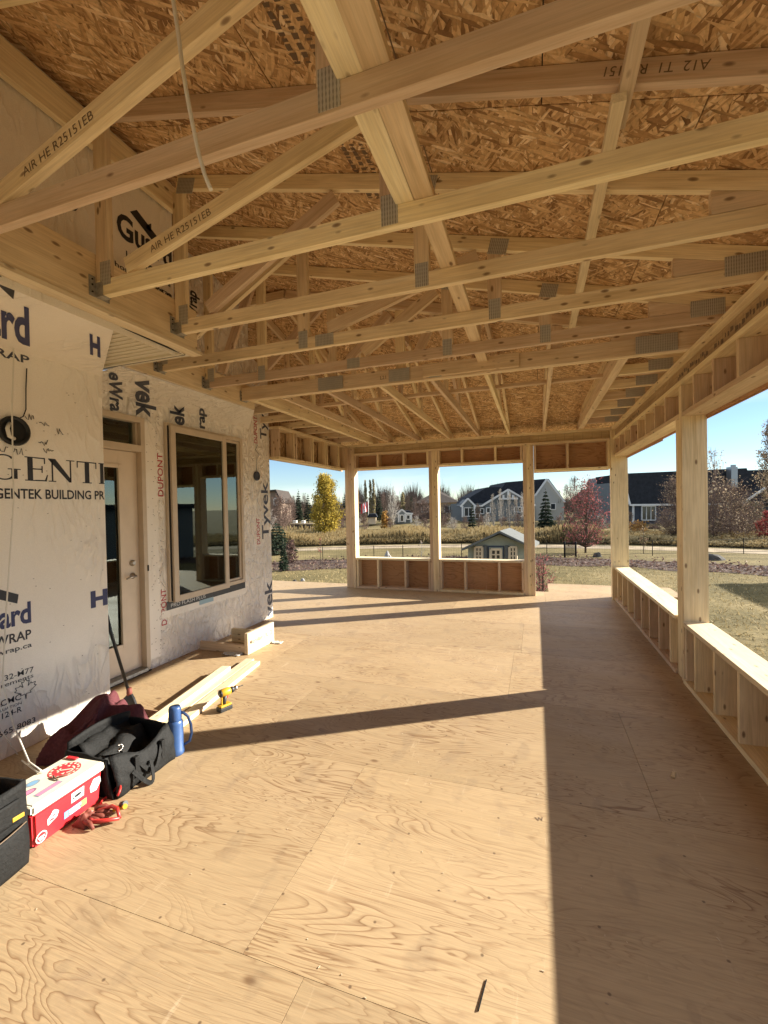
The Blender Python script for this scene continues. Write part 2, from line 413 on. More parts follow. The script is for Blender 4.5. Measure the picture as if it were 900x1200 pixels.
def leafmat(name, cols, tr=.25):
    t = NT(name); at = t.n('Attribute', attribute_name='rnd'); sp = t.n('SeparateColor'); t.l(at.outputs['Color'], sp.inputs[0])
    n = len(cols); t.col(t.ramp(sp.outputs[0], [(i/(n-1), c) for i, c in enumerate(cols)])).rough(.75)
    t.b.inputs['Specular IOR Level'].default_value = .15
    tb = t.n('BsdfTranslucent'); t.l(t.b.inputs['Base Color'].links[0].from_socket, tb.inputs[0])
    mx = t.n('MixShader'); mx.inputs[0].default_value = tr; t.l(t.b.outputs[0], mx.inputs[1]); t.l(tb.outputs[0], mx.inputs[2])
    t.l(mx.outputs[0], t.t.nodes['Material Output'].inputs[0])
leafmat('yellow_leaf', [(.14, .12, .03), (.34, .25, .04), (.50, .36, .055), (.24, .20, .05)])
leafmat('spruce_needle', [(.018, .028, .018), (.03, .045, .027), (.045, .06, .035)], .1)
leafmat('red_leaf', [(.16, .03, .035), (.26, .045, .05), (.34, .07, .06), (.22, .09, .06)])
leafmat('maple_leaf', [(.20, .06, .06), (.32, .095, .10), (.42, .15, .14), (.30, .13, .10)])
leafmat('tan_leaf', [(.30, .22, .13), (.45, .36, .24), (.22, .12, .07)])
leafmat('pale_poplar_leaf', [(.26, .22, .10), (.35, .29, .15), (.20, .17, .09)])
leafmat('orange_leaf', [(.38, .20, .05), (.48, .28, .08), (.30, .18, .06)])
leafmat('dry_grass', [(.07, .055, .028), (.30, .22, .10), (.42, .32, .16), (.50, .39, .21), (.22, .17, .07)], .2)  # darkest stop also paints the shaded front of the tall grass
leafmat('shrub_leaf', [(.05, .06, .03), (.10, .09, .045), (.17, .08, .06)])
leafmat('fallen_leaf', [(.12, .07, .06), (.18, .11, .09), (.09, .06, .05), (.27, .19, .13)])
simple('twig_mass', (.13, .095, .075), .95, 0, .1)
simple('roof_dark', (.022, .025, .032), .85, 0, .2, .3, .3, 3); simple('roof_brown', (.048, .038, .032), .85, 0, .2, .3, .3, 3)
simple('roof_grey', (.115, .12, .115), .8, 0, .2, .15, .4, 7); simple('siding_navy', (.05, .06, .08), .7, 0, .3, .1, 0, 4); simple('siding_grey', (.13, .145, .15), .7, 0, .3, .1, 0, 4)
simple('siding_cream', (.58, .46, .31), .7); simple('siding_sage', (.31, .32, .25), .65, 0, .3, .08, .1, 5); simple('siding_sunlit', (.36, .36, .33), .7); simple('siding_brown', (.20, .14, .10), .7); simple('white_trim', (.62, .62, .60), .5)
simple('pane_dark', (.02, .025, .03), .08, 0, .8); simple('roof_red', (.20, .07, .06), .8); simple('fence_black', (.012, .012, .012), .9, 0, .1); simple('fence_wood', (.055, .045, .04), .8)
simple('rock_grey', (.26, .25, .24), .9, 0, .2, .35, .6, 4); simple('rock_dark', (.07, .065, .06), .9, 0, .2, .3, .6, 4); simple('flag_red', (.55, .03, .03), .6); simple('flag_white', (.7, .7, .7), .6)
simple('metal_flue', (.35, .36, .37), .35, .8)

# ------------------------------------------------------------------ panels with per-panel random colour attribute
def rnd_attr(me, per_face):
    ca = me.color_attributes.new('rnd', 'FLOAT_COLOR', 'CORNER')
    for p in me.polygons:
        c = per_face[p.index]
        for li in p.loop_indices: ca.data[li].color = (*c, 1)
def panels(name, P, clip, nx, ny, sx, sy, x0, y0, gap, mat, thick, up=1, offs=None):
    """panels laid in a grid in the (u,v) plane, clipped by convex polygon clip; P maps (u,v,h) to a point"""
    bm = bmesh.new(); cols = []
    rr = random.Random(11)
    def clip_poly(poly):
        out = poly
        n = len(clip)
        for i in range(n):
            a, b = clip[i], clip[(i+1) % n]; res = []
            def side(p): return (b[0]-a[0])*(p[1]-a[1])-(b[1]-a[1])*(p[0]-a[0])
            for j in range(len(out)):
                p, q = out[j], out[(j+1) % len(out)]; sp_, sq = side(p), side(q)
                if sp_ >= 0: res.append(p)
                if (sp_ >= 0) != (sq >= 0):
                    t = sp_/(sp_-sq); res.append((p[0]+(q[0]-p[0])*t, p[1]+(q[1]-p[1])*t))
            out = res
            if len(out) < 3: return []
        return out
    for j in range(ny):
        for i in range(-1, nx):
            ox = offs(j) if offs else (sx/2 if j % 2 else 0)
            x, y = x0+i*sx+ox, y0+j*sy
            pl = clip_poly([(x+gap, y+gap), (x+sx-gap, y+gap), (x+sx-gap, y+sy-gap), (x+gap, y+sy-gap)])
            if len(pl) < 3: continue
            c = (rr.random(), rr.random(), rr.random())
            top = [bm.verts.new(P(a, b, 0)) for a, b in pl]; bot = [bm.verts.new(P(a, b, -thick*up)) for a, b in pl]
            fs = [bm.faces.new(top), bm.faces.new(bot[::-1])]
            for k in range(len(pl)): fs.append(bm.faces.new((top[k], bot[k], bot[(k+1) % len(pl)], top[(k+1) % len(pl)])))
            cols += [c]*len(fs)
    bm.faces.index_update()
    me = bpy.data.meshes.new(name); bm.to_mesh(me); bm.free()
    rnd_attr(me, cols)
    return me
# ------------------------------------------------------------------ the setting: ground, path, deck floor
XR, XRO, ZT, ZHB, ZMID, ZDOOR = 1.21, 1.40, 2.81, 2.326, 2.60, 2.14
YB, YBO = 8.0, 8.19
GZ = -1.4
def gz(d):                                  # ground height against distance: lawn, dip, then the far bank
    if d < 34: return GZ
    if d < 44: return GZ + .15*(d-34)/10
    if d < 62: return GZ + .15 + .55*(d-44)/18
    return GZ + .7
def ground():
    bm = bmesh.new(); rings = []
    rad = [0, 6, 10, 14, 18, 22, 26, 30, 34, 37, 40, 44, 48, 54, 62, 80, 110, 200, 500, 1500]
    for r_ in rad[1:]:
        rings.append([bm.verts.new((r_*math.cos(k/72*2*math.pi), r_*math.sin(k/72*2*math.pi), gz(r_) + (mnoise.noise(Vector((r_*math.cos(k/72*6.283)*.1, r_*math.sin(k/72*6.283)*.1, 0)))*.25 if 46 < r_ < 100 else 0))) for k in range(72)])
    c = bm.verts.new((0, 0, GZ))
    for k in range(72): bm.faces.new((c, rings[0][k], rings[0][(k+1) % 72]))
    for a, b in zip(rings, rings[1:]):
        for k in range(72): bm.faces.new((a[k], b[k], b[(k+1) % 72], a[(k+1) % 72]))
    for f in bm.faces: f.smooth = True
    me = bpy.data.meshes.new('ground'); bm.to_mesh(me); bm.free()
    tag(link('ground', me, MAT['lawn']), kind='structure')
ground()
def strip(name, mat, r0, r1, a0, a1, dz, n=60, wob=0.0):
    """curved band of ground between two distances, angles measured from +Y towards +X"""
    bm = bmesh.new(); prev = None
    for k in range(n+1):
        a = a0+(a1-a0)*k/n; row = []
        for i in range(5):
            r_ = r0+(r1-r0)*i/4 + (wob*mnoise.noise(Vector((a*9, i*3.1, 4.2))) if i in (0, 4) else 0)
            x, y = r_*math.sin(a), r_*math.cos(a)
            row.append(bm.verts.new((x, y, gz(r_)+dz+.012)))
        if prev:
            for i in range(4): bm.faces.new((prev[i], row[i], row[i+1], prev[i+1]))
        prev = row
    me = bpy.data.meshes.new(name); bmesh.ops.recalc_face_normals(bm, faces=bm.faces); bm.to_mesh(me); bm.free()
    return tag(link(name, me, MAT[mat]), kind='structure')
strip('path', 'path_gravel', 31.2, 33.6, -.95, .75, .0)
strip('mulch_bed', 'mulch', 22.5, 25.5, -.30, .75, .0, wob=1.0)
strip('mulch_bed', 'mulch', 21.6, 25.2, -1.0, -.36, .0, wob=.9)
strip('bank', 'bank_shade', 34.3, 37.5, -.95, .75, .01, wob=.5)  # dark band painting the shade at the foot of the tall grass

OFF = {4: -1.02, 5: .57, 6: -.24}
fl = panels('floor', lambda u, v, h: (u, v, h), [(-7, -3.2), (1.412, -3.2), (1.412, 8.42), (-7, 8.42)], 5, 10, 2.44, 1.2, -8.3, -3.5, .0009, None, .016,
            offs=lambda j: ((OFF.get(j, (j*1.37) % 2.44) + 8.3) % 2.44))
tag(link('floor', fl, MAT['floor_plywood']), kind='structure')
tag(MB().box((-6.98, -3.18, -.26), (1.40, 8.40, -.018)).build('floor_base', MAT['gap_dark']), kind='structure')
ld = panels('landing', lambda u, v, h: (u, v, h-.004), [(.2, 8.424), (2.3, 8.424), (2.3, 9.32), (.2, 9.32)], 3, 2, 2.44, 1.2, -1, 8.0, .0015, None, .016)
tag(link('landing', ld, MAT['floor_plywood']), kind='structure')
tag(MB().box((.22, 8.43, -.25), (2.28, 9.30, -.022)).box((.24, 9.0, GZ), (.38, 9.2, -.25)).box((2.1, 9.0, GZ), (2.24, 9.2, -.25)).build('landing_base', MAT['lvl_wood']), kind='structure')
dp = MB()
for x in (-6.5, -4, -1.5, 1.2):
    for y in (-2.5, 2, 5.5, 8.2): dp.box((x-.08, y-.08, GZ-.3), (x+.08, y+.08, -.26))
tag(dp.build('floor_support', MAT['lvl_wood']), kind='structure')

# ------------------------------------------------------------------ roof
SL = .255
def zmain(x): return 3.305 - SL*x           # underside of the main sheathing
def zend(y): return 2.996 + SL*(8.0-y)      # underside of the hip end sheathing
def osb_stamp(me, P, items):
    bm = bmesh.new(); bm.from_mesh(me)
    for (txt, u, v, size, rot) in items:
        vs, fs = text_shape(txt, size, .004)
        ca, sa = math.cos(rot), math.sin(rot)
        q = [bm.verts.new(P(u + x*ca - y*sa, v + x*sa + y*ca, -.0015)) for x, y in vs]
        for f in fs:
            try: bm.faces.new([q[i] for i in f]).material_index = 1
            except ValueError: pass
        rr = random.Random(int(u*100)+7)
        for row in range(5):                # rows of worn, unreadable small print under the mark, and a box round it
            q0 = u-.09-.055*row; vv = v+.02
            while vv > v-.42:
                l = rr.uniform(.008, .035); g_ = [bm.verts.new(P(u_, v_, -.0015)) for u_, v_ in ((q0, vv), (q0, vv-l), (q0+rr.uniform(.018, .034), vv-l), (q0+.026, vv))]
                bm.faces.new(g_).material_index = 1; vv -= l+rr.uniform(.006, .02)
        for (u0, u1, v0, v1) in ((u-.03, u+.15, v+.05, v+.056), (u-.03, u+.15, v-.40, v-.394), (u-.03, u-.024, v-.394, v+.05), (u+.144, u+.15, v-.394, v+.05)):
            bm.faces.new([bm.verts.new(P(*q_, -.0015)) for q_ in ((u0, v0), (u1, v0), (u1, v1), (u0, v1))]).material_index = 1
    bm.to_mesh(me); bm.free()
Pm_ = lambda u, v, h: (u, v, zmain(u)+h)
me = panels('roof_sheathing', Pm_, [(-3.6, -3.2), (1.75, -3.2), (1.75, 8.538), (-3.6, 3.188)], 8, 6, 1.2, 2.44, -4.75, -5.3, .0025, None, .012, up=-1)
osb_stamp(me, Pm_, [('APA', -.66, 1.72, .13, -1.57), ('APA', -.66, 2.62, .10, -1.57), ('APA', -1.25, 1.05, .15, -1.57)])
tag(link('roof_sheathing', me, [MAT['osb'], MAT['stamp_ink']]), 'strand board roof deck of the long main slope above the trusses', 'roof sheathing')
me = panels('roof_sheathing', lambda u, v, h: (u, v, zend(v)+h), [(1.75, 8.538), (1.75, 8.62), (-4.1, 8.62), (-4.1, 2.69)], 5, 6, 2.44, 1.2, -5.4, 2.2, .0025, None, .012, up=-1)
tag(link('roof_sheathing', me, MAT['osb']), 'strand board roof deck of the far hip end above the back wall', 'roof sheathing')
tag(MB().prism([(-3.6, -3.2, zmain(-3.6)+.02), (1.75, -3.2, zmain(1.75)+.02), (1.75, 8.538, zmain(1.75)+.02), (-3.6, 3.188, zmain(-3.6)+.02)], (0, 0, .01)).prism(
    [(1.75, 8.538, zend(8.538)+.02), (1.75, 8.62, zend(8.62)+.02), (-4.1, 8.62, zend(8.62)+.02), (-4.1, 2.69, zend(2.69)+.02)], (0, 0, .01)).build('roof_felt', MAT['roof_dark']),
    'dark roofing felt lying over the strand board roof deck', 'roofing felt')
CH = .089                                   # chord depth
def gusset(parent, x, y, z, wx, wz, rot=0):
    M = Matrix.Translation((x, y-.0205, z)) @ Matrix.Rotation(rot, 4, 'Y')
    mb = MB().box((-wx/2, -.001, -wz/2), (wx/2, .0015, wz/2))
    mb.build('gusset_plate', MAT['steel_plate'], parent, M)
def hanger(parent, x, y):
    mb = MB().box((x+.002, y-.024, ZT-.004), (x+.06, y+.024, ZT-.001)).box((x+.002, y-.0235, ZT-.001), (x+.055, y-.0205, ZT+.075)).box((x+.002, y+.0205, ZT-.001), (x+.055, y+.0235, ZT+.075))
    mb.box((x+.0005, y-.062, ZT-.004), (x+.003, y-.0235, ZT+.11)).box((x+.0005, y+.0235, ZT-.004), (x+.003, y+.062, ZT+.11))
    for s in (-1, 1):
        for z in (.02, .06, .09): mb.lathe((x+.003, y+s*.043, ZT+z), [(.005, 0), (.005, .004)], 8, 1, 'x')
    mb.build('joist_hanger', [MAT['galvanised'], MAT['dark']], parent)
TL = MAT['truss_lumber']
def web(t, Y, x0, z0, x1, z1, st=None):
    return lumber('web', (x0, Y, z0), (x1, Y, z1), .038, .089, TL, t, up=(0, 0, 1) if abs(x1-x0) > .3 else (1, 0, 0), stamp=st)
def topz(x): return 3.21 - SL*x + .046      # centre of the top chord
def roof_truss(Y, xl, label, diag, verts, grp='roof trusses spanning from house to open wall', stampb=None, stampt=None, stampd=None, xend=1.72, plates=()):
    t = thing('roof_truss', label, 'roof truss', (xl, Y, ZT), group=grp)
    lumber('bottom_chord', (xl+.004, Y, ZT+CH/2), (1.395, Y, ZT+CH/2), .038, CH, TL, t, stamp=stampb)
    lumber('top_chord', (xl+.044, Y, topz(xl+.044)), (xend, Y, topz(xend)), .036, CH, TL, t, stamp=stampt)
    lumber('end_post', (xl+.05, Y, ZT+CH+.002), (xl+.05, Y, topz(xl+.05)-.062), .038, .089, TL, t, up=(1, 0, 0))
    for (x0, x1) in diag:                   # diagonals rise from the bottom chord to the top chord
        web(t, Y, x0, ZT+CH+.045, x1, topz(x1)-.085, stampd)
    for x in verts:
        web(t, Y, x, ZT+CH+.002, x, topz(x)-.05)
        gusset(t, x, Y, ZT+.075, .075, .13); gusset(t, x+.03, Y, topz(x)-.03, .12, .10, math.atan(SL))
    gusset(t, xl+.075, Y, ZT+.12, .075, .13)
    gusset(t, 1.13, Y, ZT+.10, .20, .11)
    gusset(t, xl+.12, Y, topz(xl)-.06, .14, .10, math.atan(SL))
    for (px, wx) in plates: gusset(t, px, Y, ZT+.05, wx, .085)
    # heel wedge between the chords at the open wall
    MB().prism([(.78, Y-.0185, ZT+CH+.001), (1.395, Y-.0185, ZT+CH+.001), (1.395, Y-.0185, topz(1.395)-.049), (.78, Y-.0185, topz(.78)-.049)], (0, .037, 0)).build('heel_block', TL, t) if Y > 1 else None
    hanger(t, xl, Y)
    return t
L1, L2 = -2.32, -3.09
st_d = [('AIR HE R25151EB', -.55, -.022, .055, False)]
roof_truss(.68, L1, 'nearest roof truss cut off by the top of the picture', [(-2.16, -.72)], [-.58])
roof_truss(1.264, L1, 'roof truss crossing behind the hanging white cable, second from the viewer', [(-2.12, -.74)], [-.58], stampd=st_d)
roof_truss(1.856, L1, 'third roof truss, its diagonal rising beside the upper printed wrap', [(-2.10, -.68)], [-.58], stampd=st_d, stampt=[('A12  T1  R25151', 0.9, .02, .05, True)])
t3 = roof_truss(2.43, L1, 'fourth roof truss, with a blue crayon mark under its chord', [(-2.05, -1.1)], [-.58], stampt=[('A12 TH', -.2, .02, .045, True)])
MB().tube([(.10, 1.838, ZT-.002), (.18, 1.85, ZT-.003), (.26, 1.846, ZT-.001)], .006, 6).tube([(.34, 1.84, ZT-.001), (.40, 1.85, ZT-.003), (.46, 1.842, ZT-.001)], .006, 6).build('crayon_mark', MAT['blue_paint_mark'], t3) if False else None
roof_truss(3.02, L2, 'fifth roof truss, first of those hung on the far ledger', [(-2.95, -1.75), (-1.45, -.34)], [-1.66, -.235], plates=[(-1.48, .15)])
roof_truss(3.60, L2, 'sixth roof truss, just before the doubled girder truss', [(-2.9, -2.5), (-1.4, -.75)], [-2.43, -.66, .09], plates=[(-1.49, .12)])
g = thing('girder_truss', 'doubled girder truss carrying the far hip end of the roof', 'girder truss', (L2, 4.19, ZT))
for yy, nm in ((4.17, 0), (4.21, 1)):
    lumber('bottom_chord', (L2+.004, yy, ZT+.07), (1.395, yy, ZT+.07), .038, .14, TL, g, stamp=[('L21', -.6, -.02, .05, False)] if nm == 0 else None)
    lumber('top_chord', (-2.5, yy, topz(-2.5)), (1.72, yy, topz(1.72)), .036, CH, TL, g)
    lumber('top_chord', (L2+.05, yy, topz(-2.5)), (-2.52, yy, topz(-2.5)), .036, CH, TL, g)
for x0, x1 in ((-2.95, -2.1), (-1.9, -1.35), (-1.1, -.9)): web(g, 4.19, x0, ZT+.2, x1, topz(x1)-.085)
for x in (-1.98, -1.24, -.5, .2): web(g, 4.19, x, ZT+.142, x, topz(x)-.05)
for x, wx, wz in ((-1.98, .28, .13), (-1.24, .21, .12), (-.88, .12, .13), (.95, .3, .14)): gusset(g, x, 4.15, ZT+.07, wx, wz)
hanger(g, L2, 4.19)
MB().prism([(.62, 4.16, ZT+.142), (1.395, 4.16, ZT+.142), (1.395, 4.16, topz(1.395)-.049), (.62, 4.16, topz(.62)-.049)], (0, .06, 0)).build('heel_block', TL, g)
lumber('splice_board', (-1.0, 4.130, ZT+.075), (-.12, 4.130, ZT+.075), .036, .12, MAT['lumber'], g)
# jack trusses of the hip end, running away to the back wall
def zj(x, y): return min(zmain(x), zend(y))
def jack(x, label, deep=False):
    t = thing('jack_truss', label, 'jack truss', (x, 4.24, ZT), group='jack trusses between girder truss and back wall')
    h = .14 if deep else CH
    lumber('bottom_chord', (x, 4.235, ZT+h/2), (x, YBO-.01, ZT+h/2), .038 if not deep else .076, h, TL, t)
    yh = max(4.24, x+6.788)
    lumber('top_chord', (x, 8.58, zend(8.58)-.05), (x, yh+.02, zend(yh)-.05), .036, CH, TL, t)
    if yh > 4.3: lumber('top_chord', (x, yh, zmain(x)-.05), (x, 4.24, zmain(x)-.05), .036, CH, TL, t)
    for yv in (4.95, 5.9):
        if zj(x, yv)-.1 - (ZT+h) > .12: lumber('web', (x, yv, ZT+h+.002), (x, yv, zj(x, yv)-.1), .038, .089, TL, t, up=(0, 1, 0))
    if not deep: lumber('web', (x, 5.9, ZT+h+.03), (x, 5.05, zj(x, 5.0)-.13), .036, .07, TL, t)
    return t
for x, lb, dp_ in ((.725, 'deep jack truss nearest the right wall, its broad side facing left', True), (.15, 'jack truss above the doorway bay, second from the right wall', False),
                   (-.42, 'jack truss in line with the end of the strongback boards', False), (-.936, 'jack truss just left of the strongback boards, above the middle window bay', False),
                   (-1.47, 'jack truss over the post between the two windowed bays', False), (-2.06, 'jack truss over the left windowed bay, third from the left', False),
                   (-2.62, 'jack truss over the left windowed bay, second from the left', False), (-2.98, 'deep doubled jack truss nearest the left wall', True)):
    jack(x, lb, dp_)
for i, y in enumerate((4.75, 5.3, 5.85, 6.4, 6.95, 7.5)):
    t = thing('side_jack', 'short side jack joining the deep jack truss to the right wall', 'side jack', (.77, y, ZT), group='short side jacks on the right wall')
    lumber('bottom_chord', (.77, y, ZT+.045), (1.395, y, ZT+.045), .038, CH, TL, t)
    lumber('top_chord', (max(.77, y-6.75), y, topz(max(.77, y-6.75))), (1.72, y, topz(1.72)), .036, CH, TL, t)
    gusset(t, 1.12, y, ZT+.06, .2, .1)
for i, y in enumerate((4.8, 5.35, 5.9, 6.45, 7.0, 7.55)):
    t = thing('side_jack', 'short side jack joining the deep jack truss to the left wall', 'side jack', (-3.66, y, ZT), group='short side jacks on the left wall')
    lumber('bottom_chord', (-3.66, y, ZT+.045), (-3.03, y, ZT+.045), .038, CH, TL, t)
    lumber('top_chord', (-4.0, y, ZT+.16), (-3.03, y, ZT+.30), .036, CH, TL, t)
t = thing('strongback', 'two long pale boards laid side by side across the truss chords', 'strongback', (-.54, -1, ZT+CH))
lumber('board', (-.508, -1.0, ZT+CH+.02), (-.508, 1.92, ZT+CH+.02), .088, .038, MAT['pale_lumber'], t)
lumber('board', (-.417, -1.6, ZT+CH+.02), (-.437, 4.12, ZT+CH+.02), .088, .038, MAT['lumber'], t)
tag(lumber('lateral_brace', (.335, .3, 3.21-SL*.335-.022), (.335, 2.0, 3.21-SL*.335-.022), .05, .036, MAT['pale_lumber'], None), 'near length of the thin brace under the top chords on the right', 'brace')
tag(lumber('lateral_brace', (.31, 1.82, 3.21-SL*.31-.060), (.31, 4.12, 3.21-SL*.31-.060), .05, .036, MAT['pale_lumber'], None), 'farther length of the thin brace under the top chords, lapped on the near one', 'brace')
tag(lumber('lateral_brace', (-2.9, 5.15, ZT+CH+.022), (1.3, 5.15, ZT+CH+.022), .07, .036, MAT['lumber'], None), 'long brace laid crosswise over the jack trusses at the far end', 'brace')
def bxo(name, lo, hi, mat, par, axis='x', bev=.002):
    """board aligned to the axes whose grain runs along axis"""
    lo, hi = Vector(lo), Vector(hi); c = (lo+hi)/2; d = (hi-lo)/2
    if axis == 'x': a, b, up, wd, h = c-Vector((d.x, 0, 0)), c+Vector((d.x, 0, 0)), (0, 0, 1), 2*d.y, 2*d.z
    elif axis == 'y': a, b, up, wd, h = c-Vector((0, d.y, 0)), c+Vector((0, d.y, 0)), (0, 0, 1), 2*d.x, 2*d.z
    else: a, b, up, wd, h = c-Vector((0, 0, d.z)), c+Vector((0, 0, d.z)), (1, 0, 0), 2*d.y, 2*d.x
    return lumber(name, a, b, wd, h, mat, par, up, bev=bev)
# ledgers along the house
t = thing('ledger_board', 'near ledger board along the house eave, hangers for four trusses on it', 'ledger board', (L1, 0, ZT))
bxo('board', (L1-.04, -1.5, ZT-.045), (L1-.001, 2.62, ZT+.24), MAT['lumber'], t, 'y')
bxo('edge_strip', (L1-.08, -1.5, ZT-.07), (L1+.008, 2.66, ZT-.046), MAT['pale_lumber'], t, 'y')
t = thing('ledger_board', 'far ledger board above the window wall, hangers for three trusses on it', 'ledger board', (L2, 0, ZT))
bxo('board', (L2-.04, 2.70, ZT-.045), (L2-.001, 4.40, ZT+.20), MAT['truss_lumber'], t, 'y')
t = thing('ledger_board', 'upper ledger board high under the roof, above the printed wrap', 'ledger board', (-2.36, 0, 3.69))
bxo('board', (-2.392, -1.5, 3.69), (-2.353, 2.62, 3.86), MAT['truss_lumber'], t, 'y')

# ------------------------------------------------------------------ walls of the porch
LM, PL, PW, LV = MAT['lumber'], MAT['pale_lumber'], MAT['wall_plywood'], MAT['lvl_wood']
def knee_wall_y(label, y0, y1, ztop, studs):          # along Y, on the right
    t = thing('knee_wall', label, 'knee wall', (XR, (y0+y1)/2, 0))
    bxo('bottom_plate', (XR-.012, y0, 0.001), (XRO-.012, y1, .04), LM, t, 'y')
    bxo('sill_board', (XR-.012, y0, ztop-.036), (XRO+.012, y1, ztop), PL, t, 'y')
    for y in studs: bxo('stud', (XR, y-.019, .041), (XRO-.014, y+.019, ztop-.037), LM, t, 'z')
    MB().box((XRO-.011, y0, -.25), (XRO, y1, ztop-.037)).build('sheathing', PW, t)
    return t
def knee_wall_x(label, x0, x1, ztop, studs):
    t = thing('knee_wall', label, 'knee wall', ((x0+x1)/2, YB, 0))
    bxo('bottom_plate', (x0+.001, YB, .001), (x1-.001, YBO-.012, .04), LM, t, 'x')
    bxo('sill_board', (x0+.001, YB-.012, ztop-.036), (x1-.001, YBO+.012, ztop), PL, t, 'x')
    for x in studs: bxo('stud', (x-.019, YB, .041), (x+.019, YBO-.014, ztop-.037), LM, t, 'z')
    MB().box((x0, YBO-.011, -.25), (x1, YBO, ztop-.037)).build('sheathing', PW, t)
    return t
knee_wall_y('low stud wall on the right, the far run between post and corner', 4.70, 7.96, .54, [4.9, 5.31, 5.72, 6.13, 6.54, 6.95, 7.36, 7.77])
knee_wall_y('low stud wall on the right, the near run beside the viewer', -2.0, 4.46, .54, [-1.9, -1.4, -.9, -.4, .1, .5, .92, 1.33, 1.74, 2.15, 2.56, 2.97, 3.38, 3.79, 4.2, 4.43])
knee_wall_x('low stud wall under the left opening of the back wall', -3.355, -1.868, .60, [-3.33, -2.905, -2.355, -1.888])
knee_wall_x('low stud wall under the middle opening of the back wall, with the playhouse behind', -1.692, -.205, .60, [-1.672, -1.226, -.626, -.226])
def post(label, boards, cat='wall post'):
    t = thing('wall_post', label, cat, ((boards[0][0][0]+boards[-1][1][0])/2, (boards[0][0][1]+boards[-1][1][1])/2, 0))
    for lo, hi in boards: bxo('stud', lo, hi, LM, t, 'z', .003)
def split(lo, hi, ax, n):
    out = []; lo, hi = list(lo), list(hi); d = (hi[ax]-lo[ax])/n
    for i in range(n):
        a, b = lo[:], hi[:]; a[ax] = lo[ax]+i*d+.0006; b[ax] = lo[ax]+(i+1)*d-.0006; out.append((tuple(a), tuple(b)))
    return out
post('built-up post standing in the right wall between the two low walls', split((XR, 4.47, .001), (XRO-.002, 4.545, ZMID), 1, 2) + [((XR+.012, 4.55, .001), (XRO-.006, 4.69, ZHB-.001))])
post('corner post where the right wall meets the back wall', [((1.165, 7.965, .001), (1.41, 8.03, ZT-.046)), ((1.18, 8.033, .001), (1.405, 8.195, ZT-.046))])
post('post left of the doorway in the back wall', split((-.20, YB-.006, .001), (-.02, YBO-.01, ZMID), 0, 3))
post('middle post of the back wall between the two window openings', split((-1.864, YB-.006, .001), (-1.696, YBO-.01, ZMID), 0, 3))
post('corner post at the left end of the back wall', split((-3.56, YB-.006, .001), (-3.36, YBO-.01, ZT-.046), 0, 3))
# headers
t = thing('wall_header', 'header along the top of the right wall, short studs and stamped beam', 'wall header', (XR, 3, ZHB))
bxo('top_plate', (XR-.03, -3, ZT-.042), (XRO+.01, 8.19, ZT-.002), LM, t, 'y')
bm_ = lumber('rim_beam', (XR+.045, -3, (ZT-.042+ZMID+.04)/2), (XR+.045, 7.962, (ZT-.042+ZMID+.04)/2), .05, ZT-.044-ZMID-.042, LV, t, stamp=None)
bxo('middle_plate', (XR-.01, -3, ZMID+.002), (XRO-.012, 7.962, ZMID+.04), LM, t, 'y')
for a, b in ((-3, 4.468), (4.547, 7.962)):
    bxo('bottom_plate', (XR, a, ZHB), (XRO-.012, b, ZHB+.038), LM, t, 'y')
mk = MB(); xs_ = XR+.045-.0262; zc = (ZT-.042+ZMID+.04)/2; yy = 1.0; rs = random.Random(5)
while yy < 7.9:
    mk.raw([(xs_, yy, zc-.052), (xs_, yy+.003, zc-.052), (xs_, yy+.003, zc+.052), (xs_, yy, zc+.052)], [(0, 1, 2, 3)])
    yy += .105
for y0_ in (1.9, 3.0, 3.9, 6.2):
    y_ = y0_
    while y_ < y0_+.75:
        l = rs.uniform(.015, .05); z_ = zc+rs.uniform(-.02, .01); mk.raw([(xs_-.0003, y_, z_-.012), (xs_-.0003, y_+l, z_-.016), (xs_-.0003, y_+l, z_+.02), (xs_-.0003, y_, z_+.014)], [(0, 1, 2, 3)]); y_ += l+rs.uniform(.01, .03)
mk.build('ink_stamp', MAT['stamp_ink'], t, recalc=False)['kind'] = 'stuff'
y = -2.8
while y < 7.9:
    if not 4.43 < y < 4.6: bxo('stud', (XR+.002, y-.019, ZHB+.039), (XRO-.014, y+.019, ZMID+.001), LM, t, 'z')
    y += .41
MB().box((XRO-.011, -3, ZHB-.02), (XRO, 8.19, ZT-.045)).build('sheathing', PW, t)
MB().box((XRO+.001, -3, ZHB-.03), (XRO+.012, 4.6, ZHB+.16)).box((XRO+.001, 5.9, ZHB-.03), (XRO+.012, 8.1, ZHB+.16)).build('outer_board', PW, t)
t = thing('wall_header', 'header along the top of the back wall, lower over the doorway', 'wall header', (-1, YB, ZDOOR))
bxo('top_plate', (-3.50, YB-.03, ZT-.042), (XR-.032, YBO+.01, ZT-.002), LM, t, 'x')
lumber('rim_beam', (-3.355, YB+.045, (ZT-.042+ZMID+.04)/2), (1.162, YB+.045, (ZT-.042+ZMID+.04)/2), .05, ZT-.044-ZMID-.042, LV, t)
mk = MB(); ys_ = YB+.045-.0262; xx = -3.3
while xx < 1.15:
    mk.raw([(xx, ys_, zc-.052), (xx+.003, ys_, zc-.052), (xx+.003, ys_, zc+.052), (xx, ys_, zc+.052)], [(0, 1, 2, 3)]); xx += .14
mk.build('ink_stamp', MAT['stamp_ink'], t, recalc=False)['kind'] = 'stuff'
bxo('middle_plate', (-3.355, YB-.01, ZMID+.002), (1.162, YBO-.012, ZMID+.04), LM, t, 'x')
